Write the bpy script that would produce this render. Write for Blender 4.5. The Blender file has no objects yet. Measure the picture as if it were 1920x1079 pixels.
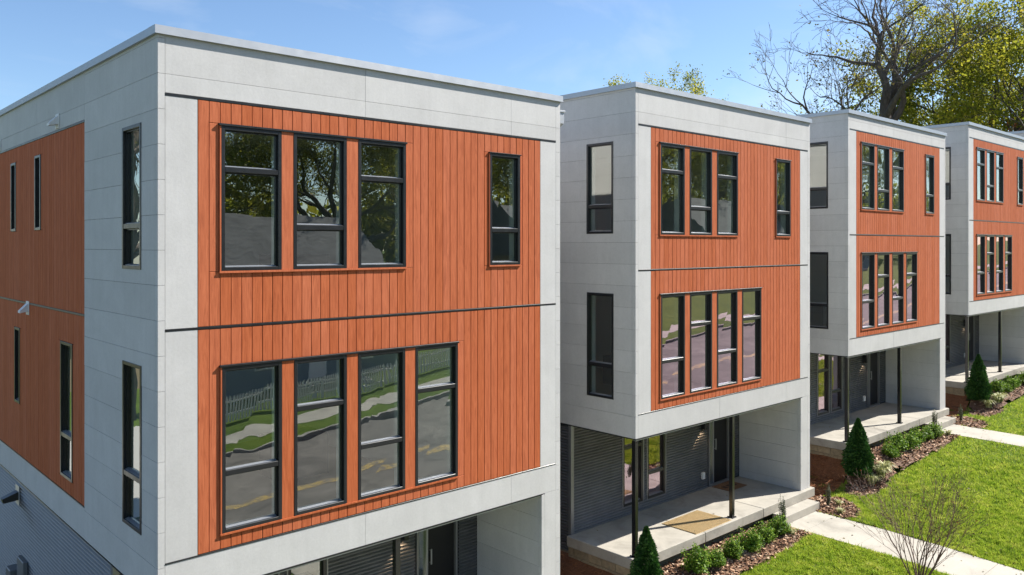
import bpy, math, random
from mathutils import Vector, Matrix
import numpy as np

random.seed(7)
rng = np.random.default_rng(11)
sc = bpy.context.scene
col = sc.collection

# ------------------------------------------------------------------ camera
YAW = 0.7442
cam_d = bpy.data.cameras.new('camera')
cam = bpy.data.objects.new('camera', cam_d)
col.objects.link(cam)
cam.location = (-3.7874, -10.8467, 7.1242)
cam.rotation_euler = (math.radians(90), 0, -YAW)
cam_d.sensor_width = 36.0
cam_d.lens = 1536.42 / 1920 * 36
cam_d.shift_y = -79.4 / 1920
cam_d.clip_start = 0.1
cam_d.clip_end = 2000
sc.camera = cam

# ------------------------------------------------------------------ sky, sun, exposure
SUN_EL = math.radians(41.7)
SUN_AZ = math.atan2(2.6, -1.02)          # direction towards the sun: (sin, cos)
world = bpy.data.worlds.new('World')
sc.world = world
world.use_nodes = True
wn, wl = world.node_tree.nodes, world.node_tree.links
wn.clear()
sky = wn.new('ShaderNodeTexSky')
sky.sky_type = 'NISHITA'
sky.sun_disc = False
sky.sun_elevation = SUN_EL
sky.sun_rotation = SUN_AZ
sky.altitude = 200
sky.air_density = 1.0
sky.dust_density = 0.35
sky.ozone_density = 4.5
bg = wn.new('ShaderNodeBackground')
bg.inputs['Strength'].default_value = 0.088
wo = wn.new('ShaderNodeOutputWorld')
# thin cirrus all over the sky
tc = wn.new('ShaderNodeTexCoord')
mp = wn.new('ShaderNodeMapping')
mp.inputs['Rotation'].default_value = (0.1, 0.25, 0.5)
mp.inputs['Scale'].default_value = (1.2, 5.0, 7.0)
nz = wn.new('ShaderNodeTexNoise')
nz.inputs['Scale'].default_value = 1.3
nz.inputs['Detail'].default_value = 7
nz.inputs['Roughness'].default_value = 0.55
nz.inputs['Distortion'].default_value = 0.8
cr = wn.new('ShaderNodeValToRGB')
cr.color_ramp.elements[0].position = 0.50
cr.color_ramp.elements[0].color = (0, 0, 0, 1)
cr.color_ramp.elements[1].position = 0.85
cr.color_ramp.elements[1].color = (0.36, 0.36, 0.36, 1)
mx = wn.new('ShaderNodeMixRGB')
mx.inputs['Color2'].default_value = (5.2, 5.6, 6.2, 1)
wl.new(tc.outputs['Generated'], mp.inputs['Vector'])
wl.new(mp.outputs['Vector'], nz.inputs['Vector'])
wl.new(nz.outputs['Fac'], cr.inputs['Fac'])
wl.new(cr.outputs['Color'], mx.inputs['Fac'])
wl.new(sky.outputs['Color'], mx.inputs['Color1'])
wl.new(mx.outputs['Color'], bg.inputs['Color'])
wl.new(bg.outputs['Background'], wo.inputs['Surface'])

sun_d = bpy.data.lights.new('sun', 'SUN')
sun_d.energy = 5.0
sun_d.angle = math.radians(0.53)
sun_d.color = (1.0, 0.955, 0.88)
sun = bpy.data.objects.new('sun', sun_d)
col.objects.link(sun)
sun.rotation_euler = Vector((-2.6, 1.02, -2.49)).to_track_quat('-Z', 'Y').to_euler()
sun.location = (20, -20, 40)

vs = sc.view_settings
vs.view_transform = 'Standard'
vs.look = 'None'
vs.gamma = 1.0
vs.exposure = 1.03
sc.cycles.max_bounces = 8
sc.cycles.transparent_max_bounces = 24
sc.cycles.caustics_reflective = False
sc.cycles.caustics_refractive = False
sc.cycles.sample_clamp_indirect = 6.0

# ------------------------------------------------------------------ material helpers
MATS = {}

def srgb(r, g, b):
    f = lambda v: (v / 255 / 12.92) if v / 255 <= 0.04045 else ((v / 255 + 0.055) / 1.055) ** 2.4
    return (f(r), f(g), f(b), 1)

def base_mat(name, color, rough=0.7, metal=0.0, spec=0.5):
    m = bpy.data.materials.new(name)
    m.use_nodes = True
    nt = m.node_tree
    b = nt.nodes['Principled BSDF']
    b.inputs['Base Color'].default_value = (*color[:3], 1)
    b.inputs['Roughness'].default_value = rough
    b.inputs['Metallic'].default_value = metal
    b.inputs['Specular IOR Level'].default_value = spec
    MATS[name] = m
    return m, nt, b

def N(nt, t, **kw):
    n = nt.nodes.new(t)
    for k, v in kw.items():
        if k in n.inputs:
            n.inputs[k].default_value = v
        else:
            setattr(n, k, v)
    return n

def noise_col(nt, coord, scale, vec_scale=(1, 1, 1), detail=5, rough=0.6, dist=0.0, rand=None):
    mpn = N(nt, 'ShaderNodeMapping')
    mpn.inputs['Scale'].default_value = vec_scale
    nt.links.new(coord, mpn.inputs['Vector'])
    if rand is not None:
        nt.links.new(rand, mpn.inputs['Location'])
    nn = N(nt, 'ShaderNodeTexNoise')
    nn.inputs['Scale'].default_value = scale
    nn.inputs['Detail'].default_value = detail
    nn.inputs['Roughness'].default_value = rough
    nn.inputs['Distortion'].default_value = dist
    nt.links.new(mpn.outputs['Vector'], nn.inputs['Vector'])
    return nn.outputs['Fac']

def ramp(nt, fac, stops):
    r = N(nt, 'ShaderNodeValToRGB')
    e = r.color_ramp.elements
    while len(e) < len(stops):
        e.new(0.5)
    for i, (p, c) in enumerate(stops):
        e[i].position = p
        e[i].color = (*c[:3], 1)
    nt.links.new(fac, r.inputs['Fac'])
    return r.outputs['Color']

def mixc(nt, a, b, fac, mode='MIX'):
    m = N(nt, 'ShaderNodeMixRGB')
    m.blend_type = mode
    for sock, v in (('Color1', a), ('Color2', b), ('Fac', fac)):
        if hasattr(v, 'is_output'):
            nt.links.new(v, m.inputs[sock])
        else:
            m.inputs[sock].default_value = v if sock == 'Fac' else (*v[:3], 1)
    return m.outputs['Color']

def bump(nt, b, height, dist, strength=1.0):
    bn = N(nt, 'ShaderNodeBump')
    bn.inputs['Distance'].default_value = dist
    bn.inputs['Strength'].default_value = strength
    nt.links.new(height, bn.inputs['Height'])
    nt.links.new(bn.outputs['Normal'], b.inputs['Normal'])
    return bn

def rand_vec(nt, k=40.0):
    oi = N(nt, 'ShaderNodeObjectInfo')
    mu = N(nt, 'ShaderNodeVectorMath', operation='SCALE')
    mu.inputs[0].default_value = (1.0, 2.3, 3.1)
    mm = N(nt, 'ShaderNodeMath', operation='MULTIPLY')
    mm.inputs[1].default_value = k
    nt.links.new(oi.outputs['Random'], mm.inputs[0])
    nt.links.new(mm.outputs[0], mu.inputs['Scale'])
    return oi.outputs['Random'], mu.outputs[0]

def scale01(nt, v, lo, hi):
    m = N(nt, 'ShaderNodeMapRange')
    m.inputs['To Min'].default_value = lo
    m.inputs['To Max'].default_value = hi
    nt.links.new(v, m.inputs['Value'])
    return m.outputs['Result']

# fibre-cement panels
def mat_cement(name, c, var=0.10):
    m, nt, b = base_mat(name, c, 0.72, 0, 0.35)
    tcn = N(nt, 'ShaderNodeTexCoord')
    r, rv = rand_vec(nt)
    geo = N(nt, 'ShaderNodeNewGeometry')
    f1 = noise_col(nt, geo.outputs['Position'], 1.6, detail=8, rough=0.68, dist=0.4)
    f2 = noise_col(nt, geo.outputs['Position'], 26, detail=4, rough=0.7)
    lo = [v * (1 - var) for v in c[:3]]
    hi = [min(1, v * (1 + var * 0.7)) for v in c[:3]]
    cc = ramp(nt, f1, [(0.32, lo), (0.68, hi)])
    cc = mixc(nt, cc, ramp(nt, f2, [(0.35, (0.86, 0.86, 0.86)), (0.6, (1, 1, 1))]), 0.45, 'MULTIPLY')
    tint = scale01(nt, r, 0.955, 1.03)
    cc = mixc(nt, cc, tint, 1.0, 'MULTIPLY')
    # faint vertical rain streaks
    st = noise_col(nt, geo.outputs['Position'], 9, (1, 1, 0.06), detail=3)
    cc = mixc(nt, cc, ramp(nt, st, [(0.35, (0.90, 0.90, 0.89)), (0.62, (1, 1, 1))]), 0.35, 'MULTIPLY')
    nt.links.new(cc, b.inputs['Base Color'])
    bump(nt, b, f2, 0.0012)
    return m

mat_cement('cement', (0.56, 0.55, 0.538), 0.07)
mat_cement('cement_dark', (0.40, 0.41, 0.41))

# wood-look planks
m, nt, b = base_mat('plank', (0.43, 0.12, 0.045), 0.75, 0, 0.12)
tcn = N(nt, 'ShaderNodeTexCoord')
r, rv = rand_vec(nt)
g1 = noise_col(nt, tcn.outputs['Object'], 26, (1, 1, 0.075), detail=6, rough=0.65, dist=1.3, rand=rv)
g2 = noise_col(nt, tcn.outputs['Object'], 110, (1, 1, 0.03), detail=3, rough=0.6, rand=rv)
cc = ramp(nt, g1, [(0.25, (0.33, 0.080, 0.031)), (0.5, (0.475, 0.126, 0.049)), (0.78, (0.595, 0.176, 0.074))])
cc = mixc(nt, cc, ramp(nt, g2, [(0.3, (0.80, 0.76, 0.74)), (0.6, (1, 1, 1))]), 0.5, 'MULTIPLY')
hs = N(nt, 'ShaderNodeHueSaturation')
nt.links.new(scale01(nt, r, 0.96, 1.06), hs.inputs['Value'])
nt.links.new(scale01(nt, r, 1.01, 0.97), hs.inputs['Saturation'])
nt.links.new(cc, hs.inputs['Color'])
nt.links.new(hs.outputs['Color'], b.inputs['Base Color'])
bump(nt, b, g2, 0.0012)

# dark backing seen in the joints
base_mat('backing', (0.07, 0.065, 0.065), 0.9)

# black window and door aluminium
m, nt, b = base_mat('black_frame', (0.013, 0.014, 0.016), 0.30, 0.0, 0.6)
geo = N(nt, 'ShaderNodeNewGeometry')
f = noise_col(nt, geo.outputs['Position'], 7, detail=5)
nt.links.new(scale01(nt, f, 0.2, 0.46), b.inputs['Roughness'])
# mill-finish sill stop
base_mat('sill_metal', (0.42, 0.43, 0.45), 0.32, 0.7)
m, nt, b = base_mat('post_black', (0.010, 0.010, 0.011), 0.22, 0.0, 0.7)

# galvanised coping and trims
m, nt, b = base_mat('coping', (0.42, 0.435, 0.45), 0.38, 0.65)
geo = N(nt, 'ShaderNodeNewGeometry')
f = noise_col(nt, geo.outputs['Position'], 5, (1, 1, 1), detail=6)
nt.links.new(scale01(nt, f, 0.34, 0.55), b.inputs['Roughness'])
m, nt, b = base_mat('corrugated', (0.20, 0.205, 0.215), 0.38, 0.65)
geo = N(nt, 'ShaderNodeNewGeometry')
f = noise_col(nt, geo.outputs['Position'], 3, (1, 1, 1), detail=6)
nt.links.new(scale01(nt, f, 0.27, 0.5), b.inputs['Roughness'])
nt.links.new(ramp(nt, f, [(0.3, (0.165, 0.17, 0.18)), (0.7, (0.225, 0.23, 0.24))]), b.inputs['Base Color'])
base_mat('corr_trim', (0.27, 0.275, 0.285), 0.4, 0.6)
base_mat('membrane', (0.45, 0.45, 0.44), 0.9)

# concrete
def mat_concrete(name, c, sc1=0.9):
    m, nt, b = base_mat(name, c, 0.85, 0, 0.3)
    geo = N(nt, 'ShaderNodeNewGeometry')
    f1 = noise_col(nt, geo.outputs['Position'], sc1, detail=9, rough=0.62, dist=0.5)
    f2 = noise_col(nt, geo.outputs['Position'], 55, detail=3, rough=0.7)
    cc = ramp(nt, f1, [(0.28, [v * 0.62 for v in c]), (0.5, [v * 0.92 for v in c]), (0.75, [v * 1.08 for v in c])])
    cc = mixc(nt, cc, ramp(nt, f2, [(0.3, (0.78, 0.78, 0.76)), (0.6, (1, 1, 1))]), 0.5, 'MULTIPLY')
    br = noise_col(nt, geo.outputs['Position'], 5, (1, 14, 1), detail=3)
    cc = mixc(nt, cc, ramp(nt, br, [(0.35, (0.90, 0.89, 0.87)), (0.65, (1, 1, 1))]), 0.5, 'MULTIPLY')
    nt.links.new(cc, b.inputs['Base Color'])
    bump(nt, b, f2, 0.002)
mat_concrete('slab_concrete', (0.43, 0.40, 0.345), 1.4)
mat_concrete('path_concrete', (0.47, 0.44, 0.38))
mat_concrete('kerb_concrete', (0.38, 0.36, 0.33))

# split-faced foundation block
m, nt, b = base_mat('block', (0.33, 0.25, 0.155), 0.9)
r, rv = rand_vec(nt)
geo = N(nt, 'ShaderNodeNewGeometry')
f1 = noise_col(nt, geo.outputs['Position'], 11, detail=7, rough=0.7)
cc = ramp(nt, f1, [(0.3, (0.26, 0.205, 0.13)), (0.7, (0.43, 0.34, 0.215))])
cc = mixc(nt, cc, scale01(nt, r, 0.85, 1.1), 1.0, 'MULTIPLY')
nt.links.new(cc, b.inputs['Base Color'])
bump(nt, b, f1, 0.02)
base_mat('mortar', (0.27, 0.235, 0.17), 0.95)

# glass: coated double glazing, slightly wavy
def mat_glass(name, r0, tint, rtint, wob):
    m = bpy.data.materials.new(name)
    m.use_nodes = True
    nt = m.node_tree
    nt.nodes.clear()
    out = N(nt, 'ShaderNodeOutputMaterial')
    tr = N(nt, 'ShaderNodeBsdfTransparent')
    tr.inputs['Color'].default_value = (*tint, 1)
    gl = N(nt, 'ShaderNodeBsdfGlossy')
    gl.inputs['Roughness'].default_value = 0.0
    gl.inputs['Color'].default_value = (*rtint, 1)
    lw = N(nt, 'ShaderNodeLayerWeight')
    lw.inputs['Blend'].default_value = 0.5
    pw = N(nt, 'ShaderNodeMath', operation='POWER')
    pw.inputs[1].default_value = 4.0
    nt.links.new(lw.outputs['Facing'], pw.inputs[0])
    fac = scale01(nt, pw.outputs[0], r0, 0.97)
    mix = N(nt, 'ShaderNodeMixShader')
    geo = N(nt, 'ShaderNodeNewGeometry')
    r, rv = rand_vec(nt, 60)
    h = noise_col(nt, geo.outputs['Position'], 1.1, (1, 1, 1), detail=1.5, rough=0.35, dist=0.6, rand=rv)
    bn = N(nt, 'ShaderNodeBump')
    bn.inputs['Distance'].default_value = wob
    nt.links.new(h, bn.inputs['Height'])
    nt.links.new(bn.outputs['Normal'], gl.inputs['Normal'])
    nt.links.new(fac, mix.inputs['Fac'])
    nt.links.new(tr.outputs[0], mix.inputs[1])
    nt.links.new(gl.outputs[0], mix.inputs[2])
    nt.links.new(mix.outputs[0], out.inputs['Surface'])
    MATS[name] = m
mat_glass('glass', 0.30, (0.74, 0.81, 0.78), (0.93, 0.97, 0.93), 0.0032)
mat_glass('glass_rose', 0.42, (0.50, 0.56, 0.53), (1.0, 0.80, 0.92), 0.0036)

base_mat('interior_white', (0.70, 0.74, 0.70), 0.8)
base_mat('interior_paint', (0.76, 0.78, 0.75), 0.9)
base_mat('interior_floor', (0.42, 0.33, 0.24), 0.6)
base_mat('interior_dark', (0.045, 0.048, 0.055), 0.7)
base_mat('door_black', (0.006, 0.006, 0.007), 0.4)
base_mat('white_plastic', (0.75, 0.75, 0.74), 0.5)
base_mat('white_paint', (0.78, 0.78, 0.76), 0.6)

# mats
m, nt, b = base_mat('coir', (0.20, 0.10, 0.045), 0.95)
geo = N(nt, 'ShaderNodeNewGeometry')
f = noise_col(nt, geo.outputs['Position'], 90, detail=4)
nt.links.new(ramp(nt, f, [(0.3, (0.13, 0.065, 0.03)), (0.7, (0.29, 0.16, 0.075))]), b.inputs['Base Color'])
bump(nt, b, f, 0.01)
base_mat('coir_dark', (0.05, 0.03, 0.02), 0.95)
m, nt, b = base_mat('woven_tan', (0.48, 0.34, 0.16), 0.9)
geo = N(nt, 'ShaderNodeNewGeometry')
f = noise_col(nt, geo.outputs['Position'], 40, detail=4)
nt.links.new(ramp(nt, f, [(0.3, (0.40, 0.28, 0.13)), (0.7, (0.56, 0.42, 0.22))]), b.inputs['Base Color'])

# ground materials
m, nt, b = base_mat('lawn', (0.09, 0.13, 0.03), 0.95, 0, 0.2)
geo = N(nt, 'ShaderNodeNewGeometry')
f1 = noise_col(nt, geo.outputs['Position'], 0.9, detail=6, rough=0.65)
f2 = noise_col(nt, geo.outputs['Position'], 30, detail=5, rough=0.75)
cc = ramp(nt, f1, [(0.3, (0.060, 0.110, 0.010)), (0.55, (0.11, 0.17, 0.018)), (0.8, (0.17, 0.21, 0.035))])
cc = mixc(nt, cc, ramp(nt, f2, [(0.3, (0.55, 0.55, 0.5)), (0.65, (1.1, 1.1, 1.0))]), 0.8, 'MULTIPLY')
nt.links.new(cc, b.inputs['Base Color'])
bump(nt, b, f2, 0.03)

def mat_leaf(name, stops, trans=0.35, rough=0.55, spec=0.3, noise_scale=None):
    m = bpy.data.materials.new(name)
    m.use_nodes = True
    nt = m.node_tree
    b = nt.nodes['Principled BSDF']
    b.inputs['Roughness'].default_value = rough
    b.inputs['Specular IOR Level'].default_value = spec
    geo = N(nt, 'ShaderNodeNewGeometry')
    fac = geo.outputs['Random Per Island']
    if noise_scale:
        f1 = noise_col(nt, geo.outputs['Position'], noise_scale, detail=4)
        fm = N(nt, 'ShaderNodeMath', operation='MULTIPLY_ADD')
        fm.inputs[1].default_value = 0.45
        nt.links.new(fac, fm.inputs[0])
        nt.links.new(scale01(nt, f1, -0.45, 0.98), fm.inputs[2])
        fac = fm.outputs[0]
    cc = ramp(nt, fac, stops)
    nt.links.new(cc, b.inputs['Base Color'])
    tl = N(nt, 'ShaderNodeBsdfTranslucent')
    nt.links.new(cc, tl.inputs['Color'])
    ms = N(nt, 'ShaderNodeMixShader')
    ms.inputs['Fac'].default_value = trans
    out = nt.nodes['Material Output']
    nt.links.new(b.outputs[0], ms.inputs[1])
    nt.links.new(tl.outputs[0], ms.inputs[2])
    nt.links.new(ms.outputs[0], out.inputs['Surface'])
    MATS[name] = m

mat_leaf('grass', [(0, (0.09, 0.18, 0.012)), (0.3, (0.27, 0.39, 0.032)), (0.7, (0.46, 0.53, 0.07)), (1, (0.66, 0.62, 0.20))], 0.42, 0.5, 0.3, 3.2)
mat_leaf('boxwood', [(0, (0.04, 0.10, 0.010)), (0.5, (0.13, 0.25, 0.025)), (1, (0.32, 0.44, 0.06))], 0.35, 0.5, 0.2)
mat_leaf('arborvitae', [(0, (0.012, 0.045, 0.008)), (0.6, (0.03, 0.095, 0.014)), (1, (0.075, 0.165, 0.028))], 0.22, 0.6, 0.3)
mat_leaf('holly_upright', [(0, (0.04, 0.06, 0.025)), (0.6, (0.09, 0.12, 0.055)), (1, (0.20, 0.22, 0.12))], 0.2, 0.45, 0.4)
mat_leaf('liriope', [(0, (0.14, 0.20, 0.04)), (0.4, (0.44, 0.44, 0.17)), (1, (0.80, 0.76, 0.45))], 0.3, 0.5, 0.3)
mat_leaf('tree_leaf', [(0, (0.06, 0.09, 0.012)), (0.4, (0.22, 0.24, 0.024)), (0.8, (0.50, 0.45, 0.05)), (0.95, (0.54, 0.38, 0.05)), (1, (0.38, 0.11, 0.025))], 0.58, 0.55, 0.2, 0.2)
mat_leaf('tree_leaf_dry', [(0, (0.07, 0.075, 0.025)), (0.6, (0.16, 0.14, 0.045)), (1, (0.25, 0.19, 0.06))], 0.35, 0.6, 0.2)
mat_leaf('tree_leaf_red', [(0, (0.10, 0.03, 0.012)), (1, (0.30, 0.075, 0.02))], 0.35, 0.6, 0.2)
mat_leaf('seed_pod', [(0, (0.012, 0.008, 0.006)), (1, (0.06, 0.03, 0.02))], 0.1, 0.8, 0.2)
mat_leaf('bark_chip', [(0, (0.085, 0.042, 0.026)), (0.4, (0.27, 0.145, 0.085)), (0.8, (0.48, 0.30, 0.19)), (1, (0.66, 0.50, 0.36))], 0.0, 0.9, 0.2)
mat_leaf('pine_needle', [(0, (0.13, 0.045, 0.018)), (0.6, (0.30, 0.115, 0.042)), (1, (0.46, 0.22, 0.095))], 0.1, 0.8, 0.2)

def mat_bark(name, c1, c2, s=9):
    m, nt, b = base_mat(name, c1, 0.9)
    geo = N(nt, 'ShaderNodeNewGeometry')
    f = noise_col(nt, geo.outputs['Position'], s, (1, 1, 0.35), detail=6, rough=0.7)
    nt.links.new(ramp(nt, f, [(0.3, c1), (0.7, c2)]), b.inputs['Base Color'])
    bump(nt, b, f, 0.03)
mat_bark('bark', (0.045, 0.035, 0.03), (0.13, 0.105, 0.09), 4)
mat_bark('bark_young', (0.10, 0.060, 0.048), (0.26, 0.165, 0.13), 30)
mat_bark('mulch', (0.07, 0.038, 0.024), (0.19, 0.105, 0.065), 40)
mat_bark('straw', (0.13, 0.05, 0.022), (0.27, 0.11, 0.045), 30)

m, nt, b = base_mat('asphalt', (0.09, 0.085, 0.082), 0.9)
geo = N(nt, 'ShaderNodeNewGeometry')
f1 = noise_col(nt, geo.outputs['Position'], 0.45, detail=8, rough=0.7, dist=1.0)
f2 = noise_col(nt, geo.outputs['Position'], 60, detail=2)
cc = ramp(nt, f1, [(0.32, (0.09, 0.083, 0.076)), (0.5, (0.17, 0.155, 0.14)), (0.7, (0.26, 0.235, 0.21))])
cc = mixc(nt, cc, ramp(nt, f2, [(0.3, (0.7, 0.7, 0.7)), (0.7, (1.1, 1.1, 1.1))]), 0.6, 'MULTIPLY')
nt.links.new(cc, b.inputs['Base Color'])
base_mat('low_bounce_dark', (0.032, 0.033, 0.036), 0.9)  # near-black so the added ground on the left bounces little light
m, nt, b = base_mat('yellow_paint', (0.45, 0.30, 0.08), 0.8)
geo = N(nt, 'ShaderNodeNewGeometry')
f1 = noise_col(nt, geo.outputs['Position'], 3.5, detail=7, rough=0.75)
nt.links.new(ramp(nt, f1, [(0.40, (0.17, 0.15, 0.13)), (0.60, (0.46, 0.32, 0.10))]), b.inputs['Base Color'])
m, nt, b = base_mat('shingle', (0.13, 0.13, 0.135), 0.9)
geo = N(nt, 'ShaderNodeNewGeometry')
f1 = noise_col(nt, geo.outputs['Position'], 1.2, (1, 1, 5), detail=6, rough=0.7)
nt.links.new(ramp(nt, f1, [(0.3, (0.06, 0.06, 0.063)), (0.7, (0.19, 0.185, 0.18))]), b.inputs['Base Color'])
base_mat('siding_blue', (0.20, 0.25, 0.30), 0.8)
base_mat('siding_tan', (0.36, 0.27, 0.18), 0.8)
base_mat('gravel', (0.5, 0.47, 0.43), 0.95)

# ------------------------------------------------------------------ mesh helpers
def link(name, data, parent=None, loc=None, kind=None):
    o = bpy.data.objects.new(name, data)
    col.objects.link(o)
    if parent is not None:
        o.parent = parent
    if loc is not None:
        o.location = loc
    if kind:
        o['kind'] = kind
    return o

def tag(o, label, cat, group=None):
    o['label'] = label
    o['category'] = cat
    if group:
        o['group'] = group
    return o

class MB:
    def __init__(s):
        s.v, s.f, s.m = [], [], []
    def add(s, vs, fs, mi=0):
        n = len(s.v)
        s.v.extend(vs)
        s.f.extend([tuple(i + n for i in f) for f in fs])
        s.m.extend([mi] * len(fs))
    def box(s, x0, x1, y0, y1, z0, z1, mi=0):
        s.add([(x0, y0, z0), (x1, y0, z0), (x1, y1, z0), (x0, y1, z0), (x0, y0, z1), (x1, y0, z1), (x1, y1, z1), (x0, y1, z1)],
              [(0, 3, 2, 1), (4, 5, 6, 7), (0, 1, 5, 4), (1, 2, 6, 5), (2, 3, 7, 6), (3, 0, 4, 7)], mi)
    def cbox(s, x0, x1, y0, y1, z0, z1, c=0.006, mi=0):
        """box with chamfered edges"""
        c = min(c, (x1 - x0) * .3, (y1 - y0) * .3, (z1 - z0) * .3)
        vs = []
        for X, sx in ((x0, 1), (x1, -1)):
            for Y, sy in ((y0, 1), (y1, -1)):
                for Z, sz in ((z0, 1), (z1, -1)):
                    vs += [(X, Y + sy * c, Z + sz * c), (X + sx * c, Y, Z + sz * c), (X + sx * c, Y + sy * c, Z)]
        i = lambda a, b_, c_, k: (a * 4 + b_ * 2 + c_) * 3 + k
        fs = [(i(0,0,0,0), i(0,0,1,0), i(0,1,1,0), i(0,1,0,0)), (i(1,0,0,0), i(1,1,0,0), i(1,1,1,0), i(1,0,1,0)),
              (i(0,0,0,1), i(1,0,0,1), i(1,0,1,1), i(0,0,1,1)), (i(0,1,0,1), i(0,1,1,1), i(1,1,1,1), i(1,1,0,1)),
              (i(0,0,0,2), i(0,1,0,2), i(1,1,0,2), i(1,0,0,2)), (i(0,0,1,2), i(1,0,1,2), i(1,1,1,2), i(0,1,1,2))]
        for a in (0, 1):
            for b_ in (0, 1):
                fs.append((i(a,b_,0,0), i(a,b_,1,0), i(a,b_,1,1), i(a,b_,0,1)))
                fs.append((i(a,0,b_,0), i(a,1,b_,0), i(a,1,b_,2), i(a,0,b_,2)))
                fs.append((i(0,a,b_,1), i(1,a,b_,1), i(1,a,b_,2), i(0,a,b_,2)))
                for c_ in (0, 1):
                    fs.append((i(a,b_,c_,0), i(a,b_,c_,1), i(a,b_,c_,2)))
        s.add(vs, fs, mi)
    def mesh(s, name, mats, recalc=True, smooth=False):
        me = bpy.data.meshes.new(name)
        me.from_pydata(s.v, [], s.f)
        for mt in (mats if isinstance(mats, (list, tuple)) else [mats]):
            me.materials.append(MATS[mt])
        if any(s.m):
            me.polygons.foreach_set('material_index', s.m)
        if recalc:
            import bmesh
            bm = bmesh.new()
            bm.from_mesh(me)
            bmesh.ops.recalc_face_normals(bm, faces=bm.faces)
            bm.to_mesh(me)
            bm.free()
        if smooth:
            me.polygons.foreach_set('use_smooth', [True] * len(me.polygons))
        me.update()
        return me

CACHE = {}
def cached(key, fn):
    if key not in CACHE:
        CACHE[key] = fn()
    return CACHE[key]

def R3(*a):
    return tuple(round(v, 4) for v in a)

# A wall plane: u along the wall, v up, d outwards
class Plane:
    def __init__(s, kind, off=0.0):
        s.kind, s.off = kind, off
    def p(s, u, v, d):
        if s.kind == 'front':
            return (u, s.off - d, v)
        if s.kind == 'left':
            return (s.off - d, u, v)
        return (s.off + d, u, v)                 # right
    def box(s, mb, u0, u1, v0, v1, d0, d1, mi=0, ch=0):
        a, b_ = s.p(u0, v0, d0), s.p(u1, v1, d1)
        lo = [min(p, q) for p, q in zip(a, b_)]
        hi = [max(p, q) for p, q in zip(a, b_)]
        if ch:
            mb.cbox(lo[0], hi[0], lo[1], hi[1], lo[2], hi[2], ch, mi)
        else:
            mb.box(lo[0], hi[0], lo[1], hi[1], lo[2], hi[2], mi)

FRONT = Plane('front')
LEFT = Plane('left')
def box_part(name, mat, parent, pl, u0, u1, v0, v1, d0, d1, ch=0.0):
    """one box-shaped piece, with its own origin and shared mesh data"""
    key = ('bx', pl.kind, mat, ch) + R3(u1 - u0, v1 - v0, d0, d1)
    def mk():
        mb = MB()
        pl0 = Plane(pl.kind)
        pl0.box(mb, 0, u1 - u0, 0, v1 - v0, d0, d1, 0, ch)
        return mb.mesh(name, mat)
    return link(name, cached(key, mk), parent, pl.p(u0, v0, 0))

def holed(mb, pl, u0, u1, v0, v1, holes, dback, dfront, sides=True, mi=0):
    us = sorted({u0, u1} | {h for H in holes for h in H[:2] if u0 < h < u1})
    vv = sorted({v0, v1} | {h for H in holes for h in H[2:] if v0 < h < v1})
    nu, nv = len(us) - 1, len(vv) - 1
    def solid(i, j):
        if i < 0 or j < 0 or i >= nu or j >= nv:
            return False
        cu, cv = (us[i] + us[i + 1]) / 2, (vv[j] + vv[j + 1]) / 2
        return not any(H[0] < cu < H[1] and H[2] < cv < H[3] for H in holes)
    ids = {}
    def vid(i, j, k):
        if (i, j, k) not in ids:
            ids[(i, j, k)] = len(mb.v)
            mb.v.append(pl.p(us[i], vv[j], dfront if k else dback))
        return ids[(i, j, k)]
    flip = pl.kind == 'left'
    def face(f):
        mb.f.append(tuple(reversed(f)) if flip else tuple(f))
        mb.m.append(mi)
    for i in range(nu):
        for j in range(nv):
            if not solid(i, j):
                continue
            face([vid(i, j, 1), vid(i + 1, j, 1), vid(i + 1, j + 1, 1), vid(i, j + 1, 1)])
            if sides:
                if not solid(i - 1, j): face([vid(i, j, 0), vid(i, j, 1), vid(i, j + 1, 1), vid(i, j + 1, 0)])
                if not solid(i + 1, j): face([vid(i + 1, j, 1), vid(i + 1, j, 0), vid(i + 1, j + 1, 0), vid(i + 1, j + 1, 1)])
                if not solid(i, j - 1): face([vid(i, j, 0), vid(i + 1, j, 0), vid(i + 1, j, 1), vid(i, j, 1)])
                if not solid(i, j + 1): face([vid(i, j + 1, 1), vid(i + 1, j + 1, 1), vid(i + 1, j + 1, 0), vid(i, j + 1, 0)])

GAP = 0.0021
def panel(parent, pl, u0, u1, v0, v1, holes=(), mat='cement', name='cement_panel', t=0.018):
    a0, a1, b0, b1 = u0 + GAP, u1 - GAP, v0 + GAP, v1 - GAP
    hs = [(max(h[0] - a0, 0), min(h[1] - a0, a1 - a0), max(h[2] - b0, 0), min(h[3] - b0, b1 - b0)) for h in holes
          if h[0] < a1 and h[1] > a0 and h[2] < b1 and h[3] > b0]
    if any(h[0] <= 0 and h[1] >= a1 - a0 - 1e-6 and h[2] <= 0 and h[3] >= b1 - b0 - 1e-6 for h in hs):
        return
    jit = random.uniform(-0.0012, 0.0012)
    key = ('pn', pl.kind, mat) + R3(a1 - a0, b1 - b0) + tuple(R3(*h) for h in hs)
    def mk():
        mb = MB()
        holed(mb, Plane(pl.kind), 0, a1 - a0, 0, b1 - b0, hs, -t, 0.0)
        return mb.mesh(name, mat, recalc=False)
    p = pl.p(a0, b0, jit)
    return link(name, cached(key, mk), parent, p)

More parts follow.
